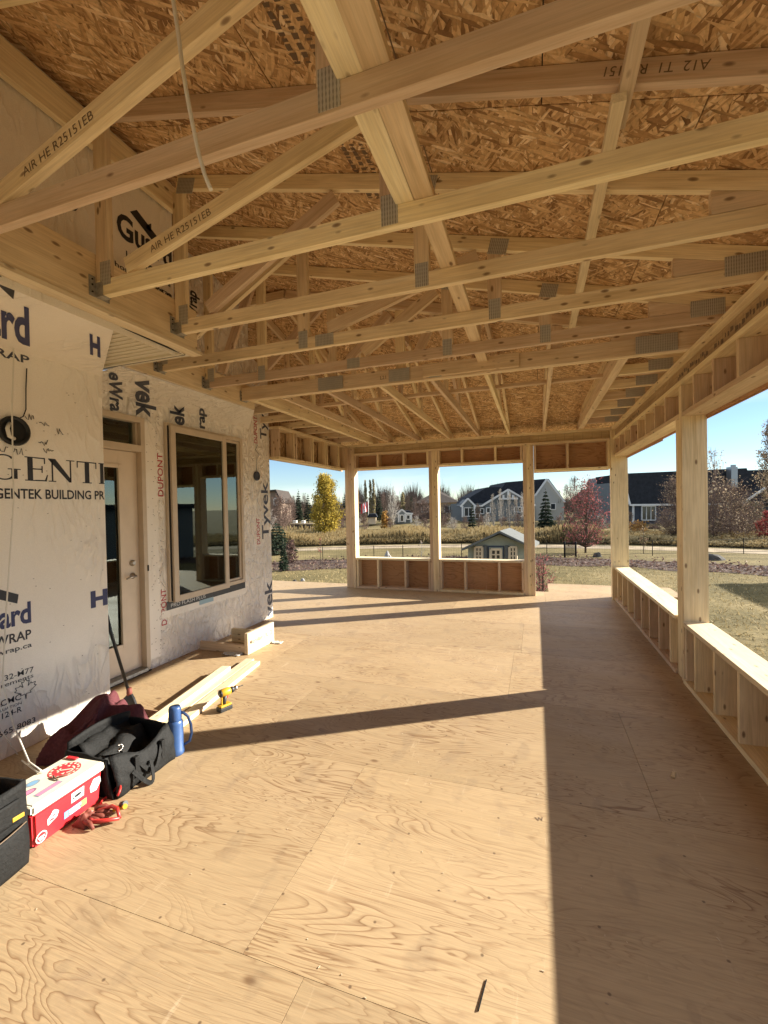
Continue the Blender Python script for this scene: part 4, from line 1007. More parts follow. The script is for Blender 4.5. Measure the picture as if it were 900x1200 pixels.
sticker(body, [('navy_ink', S1(bar(-.035, .045, .095, .085))), ('sticker_blue', S1(bar(-.032, .048, -.008, .082))), ('sticker_white', S1(bar(-.005, .063, .06, .08))), ('sticker_yellow', S1(bar(.06, .05, .09, .082))), ('sticker_white', S1(bar(-.005, .05, .055, .058)))], fr)
sticker(body, [('sticker_white', shp([(-.115, .075), (-.07, .09), (-.06, .115), (-.075, .13), (-.09, .135), (-.10, .12), (-.118, .105)])), ('cooler_red', shp(bar(-.105, .088, -.085, .098), bar(-.095, .105, -.078, .112)))], fr)
sticker(body, [('sticker_white', S1(disc(-.145, .042, .027, .027))), ('cooler_red', S1(disc(-.145, .042, .022, .022))), ('sticker_white', shp(bar(-.16, .038, -.13, .047), bar(-.155, .028, -.135, .033)))], fr)
sticker(body, [('sticker_white', shp([(.11, .12), (.13, .155), (.17, .15), (.175, .12), (.15, .085), (.115, .09)])), ('sticker_pink', shp([(.12, .12), (.135, .14), (.16, .138), (.165, .118)])), ('sticker_blue', shp(bar(.118, .092, .148, .108)))], fr)
lv = lambda pts, rad, mat, par, nm='handle': MB().tube([CM @ Vector(p) for p in pts], rad, 7).build(nm, mat, par)
lv([(-.005, -.05, zt_+.004), (.0, -.02, zt_+.006), (.01, .0, zt_+.007)], .004, MAT['stamp_ink'], lid, 'twig'); lv([(.0, -.02, zt_+.006), (.03, -.05, zt_+.006), (.07, -.06, zt_+.005)], .0025, MAT['stamp_ink'], lid, 'twig')
MB().box((CL/2-.03, .03, CHH+.046), (CL/2-.01, .10, CHH+.055), 0, .003).build('latch', MAT['cooler_red'], lid, CM)
# black tool bag, open top
BX, BY0, BY1 = -2.20, 1.80, 2.215
bag = thing('tool_bag', 'open black canvas tool bag with drooping handles, leaning on the wrapped wall', 'tool bag', (-2.42, 2.0, 0))
def bagwall(face):
    def f(u, v):
        h = (.222-(.040*math.sin(u*3.14)**2 if face == 0 else 0)+.02*mnoise.noise(Vector((u*2.5, face*5.1, 3))))*v
        sag = .03*math.sin(u*3.1)*v + .03*mnoise.noise(Vector((u*5, v*4, face*3.3)))
        if face == 0: p = Vector((BX-.035+.02*math.sin(v*3.14)-.05*v+sag*.5, BY0+(BY1-BY0)*u, h-.02*math.sin(u*3.14)*v))
        elif face == 1: p = Vector((-2.235-.05*v-.39*u, BY1+.015*math.sin(v*3.1)+sag*.4, h-.0*u))
        elif face == 2: p = Vector((-2.625+.02*v, BY1-(BY1-BY0)*u, (.26+.03*math.sin(u*3.1))*v))
        else: p = Vector((-2.625+.39*u-.05*v*u+.02*v*(1-u), BY0-.01*math.sin(v*3.1), h*(.97)))
        return p
    return f
for k in range(4): cloth_grid('side_panel', 16, 10, bagwall(k), MAT['black_canvas'], bag, .012)
MB().box((-2.61, BY0+.01, .004), (-2.24, BY1-.005, .02)).build('base', MAT['black_lining'], bag)
cloth_grid('top_flap', 14, 14, lambda u, v: Vector((-2.60+.22*u, BY0+.03+(BY1-BY0-.06)*v, .205-.10*u*u+.022*math.sin(u*9+v*3)+.025*mnoise.noise(Vector((u*4, v*6, 1.7))))), MAT['black_canvas'], bag, .006)
cloth_grid('lining', 14, 14, lambda u, v: Vector((-2.42+.17*u, BY0+.015+(BY1-BY0-.03)*v, .10+.05*mnoise.noise(Vector((u*6, v*6, 3.7))))), MAT['black_lining'], bag, 0)
def strap(p0, p1, drop, out, nm='handle'):
    pts = []
    for i in range(15):
        t = i/14; p = Vector(p0).lerp(Vector(p1), t); s_ = math.sin(t*math.pi)
        pts.append(p+Vector((out*s_, 0, -drop*s_)))
    mb = MB()
    for a, b in zip(pts, pts[1:]):
        M, L = frame(a, b, (1, 0, .01)); q = [M @ Vector(c) for c in ((-L/2-.001, -.012, -.002), (L/2+.001, -.012, -.002), (L/2+.001, .012, -.002), (-L/2-.001, .012, -.002), (-L/2-.001, -.012, .002), (L/2+.001, -.012, .002), (L/2+.001, .012, .002), (-L/2-.001, .012, .002))]
        mb.raw(q, [(0, 3, 2, 1), (4, 5, 6, 7), (0, 1, 5, 4), (1, 2, 6, 5), (2, 3, 7, 6), (3, 0, 4, 7)])
    mb.build(nm, MAT['black_canvas'], bag)
strap((-2.232, 1.93, .165), (-2.232, 2.12, .165), .12, .035); strap((-2.215, 1.90, .10), (-2.215, 2.02, .10), .085, .07)
for y in (1.93, 2.12): MB().box((-2.242, y-.014, .05), (-2.216, y+.014, .17), 0, .003).build('handle_patch', MAT['black_canvas'], bag)
for (x, y, z, l, m) in ((-2.33, 1.93, .20, .13, 'brushed_nickel'), (-2.38, 2.02, .20, .16, 'tool_black'), (-2.35, 1.98, .22, .06, 'orange_tool')):
    pass
t = thing('wrench', 'shiny wrench end sticking out of the open black bag', 'wrench', (-2.36, 1.92, .12))
MB().tube([(-2.40, 1.99, .12), (-2.34, 1.92, .20)], .008, 8).build('shank', MAT['brushed_nickel'], t)
mb = MB()
for a in range(7):
    a0 = -2.2+a*.62; p = lambda q: Vector((-2.333+.004*math.cos(q), 1.912+.018*math.cos(q), .212+.018*math.sin(q)))
    mb.tube([p(a0), p(a0+.62)], .006, 6)
mb.build('jaw', MAT['brushed_nickel'], t)
# maroon jacket heaped between bag and wall
def jkf(u, v):
    e = max(0.0, min(1.0, 4.5*min(u, 1-u, v, 1-v)))**.55
    w_ = mnoise.noise(Vector((u*2.4, v*2.4, 5.1))); w2 = mnoise.noise(Vector((u*2.8+4, v*2.2, 1.1)))
    f1 = (.5+.5*math.sin(13*(u*.75+v*.55)+4.5*w_))**1.6; f2 = (.5+.5*math.sin(15*(u*.3-v*.9)+5*w2))**2
    z = .006+e*(.15+.07*math.sin(v*2.9)*(1-.4*u)+.075*f1+.06*f2+.05*w_)
    return Vector((-3.02+.44*u+.05*(f1-.5)*e+.03*w2, 1.88+.56*v+.10*u*(1-v)+.05*(f2-.5)*e+.03*w_, z))
jk = cloth_grid('jacket', 70, 70, jkf, MAT['maroon_cloth'], None, .01)
tag(jk, 'crumpled maroon jacket heaped behind the black tool bag', 'jacket')
# black tool tote at the left edge
tt = thing('tool_tote', 'tall black tool tote with pockets and a yellow tag at the left edge', 'tool tote', (-2.42, 1.16, 0))
def tote_face(k):
    x0, x1, y0, y1, h = -2.60, -2.235, .93, 1.345, .385
    c = [(x1, y0), (x1, y1), (x0, y1), (x0, y0)]
    a, b = c[k], c[(k+1) % 4]; nrm = [(1, 0), (0, 1), (-1, 0), (0, -1)][k]
    def f(u, v):
        bl = .018*math.sin(v*3.1)*math.sin(u*3.1)+.008*mnoise.noise(Vector((u*5, v*5, k)))
        return Vector((a[0]+(b[0]-a[0])*u+nrm[0]*bl, a[1]+(b[1]-a[1])*u+nrm[1]*bl, h*v-.02*math.sin(u*3.1)*v))
    return f
for k in range(4): cloth_grid('side_panel', 12, 14, tote_face(k), MAT['black_canvas'], tt, .012)
MB().box((-2.59, .94, .004), (-2.25, 1.33, .02)).build('base', MAT['black_lining'], tt)
cloth_grid('pocket', 12, 10, lambda u, v: Vector((-2.208+.028*math.sin(u*3.1)+.01*math.sin(v*3), .96+.37*u, .02+.185*v-.015*math.sin(u*3.1)*v)), MAT['black_canvas'], tt, .01)
MB().tube([(-2.205+.028*math.sin(u*3.1)+.002, .96+.37*u, .205-.015*math.sin(u*3.1)) for u in [i/10 for i in range(11)]], .004, 6).build('binding', MAT['stamp_ink'], tt)
cloth_grid('pocket', 10, 8, lambda u, v: Vector((-2.215+.012*math.sin(u*3.1), .98+.33*u, .225+.10*v)), MAT['black_canvas'], tt, .008)
MB().box((-2.204, 1.275, .238), (-2.199, 1.322, .256), 0, .002).build('label_tag', MAT['tool_yellow'], tt)
MB().box((-2.57, .96, .20), (-2.28, 1.31, .22)).build('lining', MAT['black_lining'], tt)
t = thing('hand_saw', 'orange grip of a hand tool just showing inside the black tote', 'hand tool', (-2.42, 1.2, .22))
MB().tube([(-2.45, 1.05, .26), (-2.40, 1.15, .335), (-2.38, 1.25, .345), (-2.40, 1.30, .29)], [.014, .02, .02, .016], 10).build('grip', MAT['orange_tool'], t); MB().box((-2.46, 1.0, .222), (-2.44, 1.05, .30)).build('blade', MAT['brushed_nickel'], t)
# thermos
TH = Vector((-2.262, 2.262, 0))
th = thing('thermos', 'blue insulated flask with a side handle standing by the black bag', 'flask', TH)
MB().lathe(TH, [(.048, .001), (.052, .006), (.052, .03), (.049, .034), (.049, .205), (.044, .218), (.038, .226)], 32).build('body', MAT['thermos_blue'], th)
MB().lathe(TH, [(.040, .2265), (.041, .23), (.038, .30), (.034, .312), (.02, .316)], 32).build('cup', MAT['thermos_blue'], th)
hp = [(.047, .05), (.085, .07), (.098, .12), (.094, .18), (.078, .235), (.052, .262), (.036, .268)]
hd = Vector((.80, .60, 0))
mb = MB().tube([TH+hd*a+Vector((0, 0, z)) for a, z in hp], .009, 10); mb.build('handle', MAT['thermos_blue'], th)
# lumber stack
def board(a, b, label, h=.038, wd=.089):
    tag(lumber('two_by_four', a, b, wd, h, PL, None), label, 'lumber', 'boards stacked on the floor')
def P0(x, y, z): return (x, y, z+.02)
board(P0(-2.50, 2.42, 0), P0(-2.742, 3.82, 0), 'pale board on the floor at the right side of the stack, longest of all')
board(P0(-2.605, 2.36, 0), P0(-2.842, 3.86, 0), 'pale board lying second from the right in the stack')
board(P0(-2.71, 2.30, 0), P0(-2.93, 3.50, 0), 'pale board on the floor at the left side of the stack')
board(P0(-2.65, 2.38, .0385), P0(-2.868, 3.52, .0385), 'pale board on top of the stack, nearest the house wall')
# black tray beside the boards
t = thing('tray', 'low black tray with a wooden edge on the floor behind the jacket', 'tray', (-2.95, 2.5, 0))
MB().box((-3.20, 2.36, .001), (-2.74, 2.60, .012)).box((-3.20, 2.36, .013), (-3.185, 2.60, .055)).box((-2.755, 2.36, .013), (-2.74, 2.60, .055)).box((-3.184, 2.36, .013), (-2.756, 2.372, .055)).build('basin', MAT['tray_black'], t)
MB().box((-3.20, 2.601, .001), (-2.74, 2.618, .06), 0, .002).build('edge', MAT['lvl_wood'], t)
# scraper leaning on the corner
t = thing('floor_scraper', 'black long handled floor scraper leaning on the wrapped corner', 'scraper', (-3.2, 2.74, 0))
MB().tube([(-3.215, 2.735, .10), (-3.31, 2.662, .62), (-3.335, 2.655, .75)], .013, 10).build('pole', MAT['black_metal'], t)
MB().lathe((-3.212, 2.737, .075), [(.02, 0), (.022, .02), (.018, .06)], 14).build('ferrule', MAT['tool_brown'], t)
MB().prism([(-3.26, 2.70, .002), (-3.13, 2.74, .002), (-3.16, 2.745, .055), (-3.19, 2.75, .085), (-3.225, 2.74, .085), (-3.25, 2.715, .05)], (.006, -.02, 0)).build('blade', MAT['black_metal'], t)
# off-cuts by the corner
def offcut(lo, hi, rz, mat, label, nm, text=None, ax='x'):
    lo, hi = Vector(lo), Vector(hi); c = (lo+hi)/2
    M = Matrix.Translation((c.x, c.y, lo.z)) @ Matrix.Rotation(rz, 4, 'Z'); d = hi-lo
    mb = MB().box((-d.x/2, -d.y/2, 0), (d.x/2, d.y/2, d.z), 0, .003); mats = [mat]
    if text:
        mats.append(MAT['stamp_ink'])
        for s, u0, u1, z0, z1 in text:
            vs, fs = text_shape(s, 1, .01); xs = [v[0] for v in vs]; ys_ = [v[1] for v in vs]
            mb.raw([(d.x/2+.0012, u0+(v[0]-min(xs))/(max(xs)-min(xs))*(u1-u0), z0+(v[1]-min(ys_))/(max(ys_)-min(ys_))*(z1-z0)) for v in vs], fs, 1)
    return tag(mb.build(nm, mats, None, M, recalc=not text), label, 'off-cut', 'off-cuts of timber by the house corner')
offcut((-3.045, 4.04, .002), (-3.0, 4.55, .235), 0, MAT['pale_lumber'], 'tall stamped off-cut standing on edge beside the house corner', 'timber_offcut', [('Microllam', -.22, .02, .10, .15), ('LVL', .05, .13, .10, .15), ('2.0', .17, .22, .10, .16)])
offcut((-3.66, 4.055, .002), (-3.055, 4.095, .095), .02, MAT['lumber'], 'low off-cut on edge running from the wall to the tall stamped piece', 'timber_offcut')
offcut((-3.50, 4.40, .002), (-3.06, 4.44, .16), .0, MAT['lumber'], 'off-cut on edge hidden behind the tall stamped piece', 'timber_offcut')
for (x, y, s, lb) in ((-3.18, 4.02, .16, 'crumpled clear wrapper on the floor under the low off-cut'), (-2.93, 4.50, .10, 'scrap of paper on the floor beside the tall stamped off-cut')):
    o = cloth_grid('paper_scrap', 12, 12, lambda u, v: Vector((x+s*(u-.5)*1.4, y+s*(v-.5)*.7, .006+.03*abs(mnoise.noise(Vector((u*5, v*5, x)))))), MAT['paper'], None, .001); tag(o, lb, 'paper')
# cordless drill
DR = Vector((-2.36, 2.90, 0)); dm = Matrix.Translation(DR) @ Matrix.Rotation(R(-18), 4, 'Z') @ Matrix.Scale(.86, 4)
dr = thing('cordless_drill', 'yellow and black cordless drill beside the stack of boards', 'drill', DR)
def dpart(nm, mb, mat): return mb.build(nm, MAT[mat], dr, dm)
dpart('motor_housing', MB().lathe((0, -.02, .165), [(.030, -.05), (.036, -.045), (.036, .03), (.031, .045)], 20, 0, 'y'), 'tool_yellow')
dpart('rear_cap', MB().lathe((0, -.02, .165), [(.02, -.066), (.031, -.058), (.034, -.051)], 20, 0, 'y'), 'tool_black')
dpart('gear_case', MB().lathe((0, -.02, .165), [(.030, .046), (.029, .075), (.024, .085)], 20, 0, 'y'), 'tool_black')
dpart('chuck', MB().lathe((0, -.02, .165), [(.022, .086), (.022, .115), (.010, .135)], 20, 0, 'y'), 'brushed_nickel')
dpart('bit', MB().lathe((0, -.02, .165), [(.004, .136), (.004, .19)], 8, 0, 'y'), 'black_metal')
h = MB().tube([(0, -.025, .14), (0, -.035, .09), (0, -.04, .055)], [.022, .019, .021], 12); dpart('grip', h, 'tool_black')
dpart('grip_plate', MB().box((-.012, -.066, .06), (.012, -.057, .13), 0, .003), 'tool_yellow'); dpart('trigger', MB().box((-.008, -.012, .105), (.008, .004, .135), 0, .004), 'tool_red')
dpart('battery', MB().box((-.038, -.095, .002), (.038, .03, .042), 0, .008), 'tool_black'); dpart('battery_shoe', MB().box((-.034, -.088, .0425), (.034, .022, .062), 0, .006), 'tool_yellow')
pts = [(-2.52, 2.78, .004), (-2.46, 2.74, .004), (-2.42, 2.66, .004), (-2.44, 2.60, .004), (-2.5, 2.56, .004)]
# red handled snips with a red strap
t = thing('tin_snips', 'red handled snips with a yellow and black grip on the floor by the cooler', 'snips', (-2.12, 1.66, 0))
MB().tube([(-2.20, 1.62, .03), (-2.15, 1.60, .03), (-2.10, 1.625, .028), (-2.05, 1.67, .02)], [.009, .011, .010, .008], 10).build('handle', MAT['tool_red'], t)
MB().tube([(-2.20, 1.67, .03), (-2.14, 1.70, .045), (-2.09, 1.69, .05), (-2.05, 1.67, .02)], [.008, .010, .009, .008], 10).build('handle', MAT['tool_red'], t)
MB().tube([(-2.14, 1.71, .02), (-2.10, 1.735, .03), (-2.07, 1.72, .045)], [.012, .015, .012], 10).build('grip_end', MAT['tool_yellow'], t)
MB().tube([(-2.115, 1.735, .034), (-2.085, 1.735, .045)], .0165, 10).build('grip_band', MAT['tool_black'], t)
MB().tube([(-2.21, 1.64, .03), (-2.27, 1.66, .02)], [.014, .004], 8).build('jaw', MAT['steel_plate'], t)
t = thing('work_glove', 'dark red work glove slumped against the foot of the cooler', 'glove', (-2.22, 1.64, 0))
o = cloth_grid('palm', 18, 18, lambda u, v: Vector((-2.26+.09*u, 1.57+.10*v, .004+.05*max(0, math.sin(u*3.14))**.6*max(0, math.sin(v*3.14))**.6*(1+.4*mnoise.noise(Vector((u*5, v*5, 8)))))), MAT['tool_brown'], t, .004)
for k, (dx, dy) in enumerate(((.07, -.01), (.075, .015), (.07, .035), (.05, .055))):
    MB().tube([(-2.19, 1.59+.02*k, .03), (-2.19+dx*.6, 1.59+.02*k+dy*.5, .028), (-2.19+dx, 1.59+.02*k+dy, .012)], [.012, .012, .008], 8).build('finger', MAT['tool_brown'], t)
MB().tube([(-2.23, 1.67, .03), (-2.20, 1.71, .03), (-2.17, 1.715, .02)], [.012, .012, .008], 8).build('thumb', MAT['tool_brown'], t)
pts = [(-2.24+.05*math.cos(a), 1.775+.045*math.sin(a), .008+.06*max(0, math.sin(a*1.0+.6))) for a in [i*.35 for i in range(16)]]
tag(MB().tube(pts, .006, 6).build('strap_loop', MAT['tool_red']), 'red strap loop lying between the cooler and the black bag', 'strap')
# marks left on the floor
mk = MB()
for (txt, px, py, s, rot) in (('w', 628, 962, .06, .3),):
    vs, fs = text_shape(txt, s, -.01); c = hit(px, py, Z=.0012)
    mk.raw([(c.x+v[0]*math.cos(rot)-v[1]*math.sin(rot), c.y+v[0]*math.sin(rot)+v[1]*math.cos(rot), .0012) for v in vs], fs)
tag(mk.build('pencil_mark', MAT['stamp_ink'], recalc=False), 'small scribbled pencil mark on the sunlit floor near the shadow edge', 'pencil mark')
c = hit(565, 1165, Z=.004)
tag(lumber('wood_splinter', (c.x-.006, c.y-.05, .0028), (c.x+.008, c.y+.05, .0012), .0022, .0008, MAT['dark'], None), 'dark sliver of wood on the plywood at the bottom of the picture', 'splinter')
c = hit(789, 908, Z=.004)
tag(lumber('wood_splinter', (c.x-.01, c.y-.03, .005), (c.x+.012, c.y+.03, .005), .02, .006, MAT['lvl_wood'], None), 'dark chip of wood on the shaded floor beside the right wall', 'splinter')
sd = MB(); rs = random.Random(21)
for _ in range(260):
    x, y = rs.uniform(-3.2, .9), rs.uniform(.4, 6); a = rs.uniform(0, 3.14); l = rs.uniform(.0015, .006); wd = rs.uniform(.0007, .0014)
    if x < -1.9 and 1.2 < y < 4: continue
    q = [(x+l*math.cos(a)*s1-wd*math.sin(a)*s2, y+l*math.sin(a)*s1+wd*math.cos(a)*s2, .0012) for s1, s2 in ((-1, -1), (1, -1), (1, 1), (-1, 1))]
    sd.prism(q, (0, 0, .0015))
tag(sd.build('wood_shavings', MAT['pale_lumber']), 'pale sawdust and shavings scattered over the plywood floor', 'shavings', kind='stuff')
# ------------------------------------------------------------------ outdoors beyond the porch
EYEV = Vector((0, 0, EYE))
def H(px, py, D): return EYEV + ray(px, py)*D          # a point at depth D along the view axis
fh = Vector((fwd.x, fwd.y, 0)).normalized()
def base(px, D):
    p = H(px, 594, D); r_ = math.hypot(p.x, p.y); return Vector((p.x, p.y, gz(r_)))
def leaves(name, pts, size, mat, par, rs, elong=1.0, flat=False):
    vs, fs, cols = [], [], []
    for p, c in pts:
        a = Vector((rs.gauss(0, 1), rs.gauss(0, 1), rs.gauss(0, 1)*(.3 if flat else 1))).normalized(); b = a.cross(Vector((rs.gauss(0, 1), rs.gauss(0, 1), rs.gauss(0, 1)))).normalized()
        s = size*rs.uniform(.6, 1.3); k = len(vs)
        vs += [p-a*s*elong, p+b*s*.55, p+a*s*elong, p-b*s*.55]; fs.append((k, k+1, k+2, k+3)); cols.append((c, rs.random(), rs.random()))
    me = bpy.data.meshes.new(name); me.from_pydata([tuple(v) for v in vs], [], fs); rnd_attr(me, cols)
    return link(name, me, MAT[mat], par)
def broadleaf(name, label, px, D, top, wpx, leaf, nleaf, lsize, seed, tips=70, low=.25, trunk_r=.012, bark='bark', upright=.5, spread=1.0, stems=1, group=None, twigs=3, belly=.55):
    rs = random.Random(seed); b = base(px, D); h = H(px, top, D).z - b.z; rad = wpx*D/F_PX/2
    t = thing(name, label, {'shrub': 'shrub'}.get(name, 'tree'), b, group=group)
    mb = MB(); ends = []
    for s_ in range(stems):
        ox = Vector((rs.gauss(0, .12), rs.gauss(0, .12), 0))*rad*(stems > 1)
        lean = Vector((rs.gauss(0, .03), rs.gauss(0, .03), 0))*h
        tr = [b+ox+lean*(k/6)**1.5+Vector((rs.gauss(0, .006), rs.gauss(0, .006), 0))*h+Vector((0, 0, h*.96*k/6-.05)) for k in range(7)]
        mb.tube(tr, [h*trunk_r*(1-.85*k/6)+.004 for k in range(7)], 7)
        for i in range(tips//stems):
            z = low+(1-low)*rs.random()**.9; prof = math.sin(min(1, max(.02, (z-low*.7)/(1.06-low*.7)))**belly*math.pi)**.7
            a = rs.uniform(0, 6.283); r_ = rad*prof*rs.uniform(.45, 1.0)*spread
            tip = b+ox+Vector((math.cos(a)*r_, math.sin(a)*r_, z*h)); z0 = max(low*.55, z-upright*(r_/h+.12)-.05)
            i0 = min(5.99, z0/.96*6); k = int(i0); root = tr[k].lerp(tr[k+1], i0-k)
            md = root.lerp(tip, .5)+Vector((0, 0, -.03*h*upright))+Vector((rs.gauss(0, .03), rs.gauss(0, .03), rs.gauss(0, .02)))*rad
            r0 = h*trunk_r*.36*(1-z*.6)
            mb.tube([root, md, tip], [r0, r0*.6, r0*.22+D*.00015], 5, cap=False); ends.append((tip, md))
            for q in range(twigs):
                st_ = md.lerp(tip, rs.uniform(.1, .9)); e = st_+Vector((rs.gauss(0, .2), rs.gauss(0, .2), rs.uniform(-.05, .28)))*rad*.8
                mb.tube([st_, e], [r0*.25+D*.00012, D*.00014], 4, cap=False); ends.append((e, st_))
    mb.build('trunk', MAT[bark], t, recalc=False)
    if nleaf:
        P = []
        for _ in range(nleaf):
            e, m = rs.choice(ends); f = rs.random()**.6; p = m.lerp(e, f)
            c = min(1, max(0, .5+.5*mnoise.noise(p*1.1/max(.4, rad))+rs.gauss(0, .22)))
            P.append((p+Vector((rs.gauss(0, 1), rs.gauss(0, 1), rs.gauss(0, 1)))*rad*.10, c))
        leaves('crown', P, lsize, leaf, t, rs)
    return t
def conifer(label, px, D, top, wpx, seed, n=1700, bare=.08, name='spruce_tree', group=None):
    rs = random.Random(seed); b = base(px, D); h = H(px, top, D).z-b.z; rad = wpx*D/F_PX/2
    t = thing(name, label, 'tree', b, group=group)
    MB().tube([b-Vector((0, 0, .1)), b+Vector((0, 0, h*.98))], [h*.018, .01], 7).build('trunk', MAT['bark'], t)
    P = []; tiers = max(12, int(h*3))
    vs, fs, cols = [], [], []
    for _ in range(n):
        z = bare+(1-bare)*(1-math.sqrt(rs.random()))*.99; z = bare+(z-bare)
        k = round(z*tiers)/tiers; zz = min(.995, max(bare, k+rs.gauss(0, .15)/tiers))
        a = rs.uniform(0, 6.283); prof = (1-zz)**.85*(.78+.3*mnoise.noise(Vector((math.cos(a)*1.4, math.sin(a)*1.4, k*9+seed))))
        f = rs.random()**.55; r_ = rad*prof*f+.02
        p = b+Vector((math.cos(a)*r_, math.sin(a)*r_, zz*h-.16*r_*(f)+.03*h*rs.gauss(0, .15)))
        out = Vector((math.cos(a), math.sin(a), -.28)); sd_ = out.cross(Vector((0, 0, 1))).normalized()
        s = (.035*h*(1-zz*.6)+.05)*rs.uniform(.7, 1.3); i = len(vs)
        tw = Vector((0, 0, rs.gauss(0, .25)))
        vs += [p-out*s*.6, p+sd_*s*.34+tw*s, p+out*s, p-sd_*s*.34-tw*s]; fs.append((i, i+1, i+2, i+3)); cols.append((min(1, max(0, .25+.5*f+rs.gauss(0, .2))), 0, 0))
    me = bpy.data.meshes.new('crown'); me.from_pydata([tuple(v) for v in vs], [], fs); rnd_attr(me, cols); link('crown', me, MAT['spruce_needle'], t)
    return t
# --- houses
def pri(mb, pts, D, depth, mi=0): mb.prism([H(x, y, D) for x, y in pts], fh*depth, mi)
def hbar(mb, a, b, D, w_, dep=.12, mi=0):
    p, q = H(*a, D), H(*b, D); M, L = frame(p, q, fh)
    mb.raw([M @ Vector(c) for c in [(sx*L/2, sy*w_/2, sz*dep/2) for sx in (-1, 1) for sy in (-1, 1) for sz in (-1, 1)]], [(0, 1, 3, 2), (4, 6, 7, 5), (0, 4, 5, 1), (2, 3, 7, 6), (0, 2, 6, 4), (1, 5, 7, 3)], mi)
def hwin(par, x0, x1, y0, y1, D, nx=1, ny=1, trim='white_trim'):
    mb = MB(); w_ = max(.10, (x1-x0)*D/F_PX*.07)
    for a, b in (((x0, y0), (x1, y0)), ((x0, y1), (x1, y1)), ((x0, y0), (x0, y1)), ((x1, y0), (x1, y1))): hbar(mb, a, b, D-.05, w_)
    for i in range(1, nx): hbar(mb, (x0+(x1-x0)*i/nx, y0), (x0+(x1-x0)*i/nx, y1), D-.05, w_*.7, .1)
    for j in range(1, ny): hbar(mb, (x0, y0+(y1-y0)*j/ny), (x1, y0+(y1-y0)*j/ny), D-.05, w_*.5, .09)
    f = mb.build('window', MAT[trim], par)
    mb = MB(); pri(mb, [(x0, y0), (x1, y0), (x1, y1), (x0, y1)], D-.03, .02); mb.build('pane', MAT['pane_dark'], f)
def hpart(nm, mat, par, items):
    mb = MB()
    for pts, D, dep in items: pri(mb, pts, D, dep)
    return mb.build(nm, MAT[mat], par)
def rect(x0, x1, y0, y1): return [(x0, y0), (x1, y0), (x1, y1), (x0, y1)]
D = 60
h1 = thing('house', 'large blue grey house with dark roof and white trimmed gables beyond the grass', 'house', base(598, D))
hpart('wall', 'siding_grey', h1, [(rect(541, 660, 590, 618), D, 10), ([(540.5, 593), (548.3, 585), (557, 593)], D-.8, 4), (rect(541.5, 556, 592.9, 618), D-.8, 4), ([(566, 592), (595.6, 574.5), (626, 592)], D-1.2, 6), (rect(568, 625, 591.9, 618), D-1.2, 6)])
hpart('gable_end', 'siding_sunlit', h1, [([(627, 582), (641, 562.5), (661, 588), (661, 618), (627, 618)], D-.4, 9)])  # paler siding colour paints the sunlight on this end
hpart('roof', 'roof_dark', h1, [([(545, 590.5), (552, 582), (571, 571), (585.5, 570.5), (606, 590.5)], D+.6, 8), ([(575, 590), (593, 565), (639.5, 561), (628, 581), (627, 590)], D+.4, 9), ([(641, 561.5), (662, 588.5), (663.5, 588.5), (643, 561)], D-.5, 9)])
mb = MB()
for a, b, dd in (((539.5, 594), (548.3, 584.2), D-1), ((548.3, 584.2), (558, 594), D-1), ((564.5, 593), (595.6, 573.7), D-1.5), ((595.6, 573.7), (628, 592.5), D-1.5), ((627, 581), (641, 561.3), D-.7), ((641, 561.3), (662, 588.6), D-.7), ((556, 593), (566, 592.8), D-1), ((584, 584.6), (607, 584.2), D-1.5), ((590, 580), (590, 584), D-1.5), ((601, 580), (601, 584), D-1.5), ((595.6, 575), (595.6, 584), D-1.5), ((542, 593), (542, 606), D-1), ((556, 593), (556, 606), D-1)): hbar(mb, a, b, dd, .22)
mb.build('trim', MAT['white_trim'], h1)
for q in ((563, 567, 596, 602, 1), (570, 574.5, 595, 601, 1), (603, 611, 594, 600, 2), (613, 622, 594, 601, 2), (557, 562, 602, 608, 1), (645, 651, 590, 597, 1)): hwin(h1, q[0], q[1], q[2], q[3], D-1.3 if 568 < q[0] < 626 else D-.9, q[4])
hwin(h1, 544, 554, 595, 605, D-.85, 2); 
D = 75
h2 = thing('house', 'tan house with a brown hip roof in the distance beside the middle post', 'house', base(512, D))
hpart('wall', 'siding_cream', h2, [(rect(512, 538, 587.5, 612), D, 9)]); hpart('side_wall', 'siding_brown', h2, [(rect(487, 512, 588, 612), D+.6, 9)])
mb = MB(); a = [H(484, 590, D-1), H(539, 588.5, D-1), H(539, 588.5, D+11), H(484, 590, D+11)]; r0, r1 = H(511, 576, D+4), H(517, 576, D+6)
mb.raw(a+[r0, r1], [(0, 1, 5, 4), (1, 2, 5), (2, 3, 4, 5), (3, 0, 4), (3, 2, 1, 0)]); mb.build('roof', MAT['roof_brown'], h2)
hwin(h2, 521, 532, 593, 601, D-.05, 2); hwin(h2, 494, 504, 593, 600, D+.5, 2)
D = 48
h3 = thing('house', 'long dark navy house with a steep black roof beyond the right wall', 'house', base(800, D))
hpart('wall', 'siding_navy', h3, [(rect(742, 905, 591, 632), D, 9), (rect(875, 960, 580, 632), D-1.5, 9)])
hpart('side_wall', 'siding_grey', h3, [([(727, 562), (729.5, 556), (738, 590), (742, 591.5), (742, 630), (727, 630)], D+.4, 8)])
hpart('roof', 'roof_dark', h3, [([(729, 555), (875, 548.5), (876, 551), (960, 549), (960, 590), (737, 591.2)], D-.3, 6), ([(868, 591), (905, 566), (945, 590)], D-2.2, 7)])
mb = MB()
for a, b, dd in (((738, 591.8), (876, 590.6), D-.6), ((729, 555.5), (738, 591), D-.5), ((870, 590), (906, 565.5), D-2.4), ((742, 592), (742, 622), D-.2), ((877, 590), (877, 606), D-1.7)): hbar(mb, a, b, dd, .2)
mb.build('trim', MAT['white_trim'], h3)
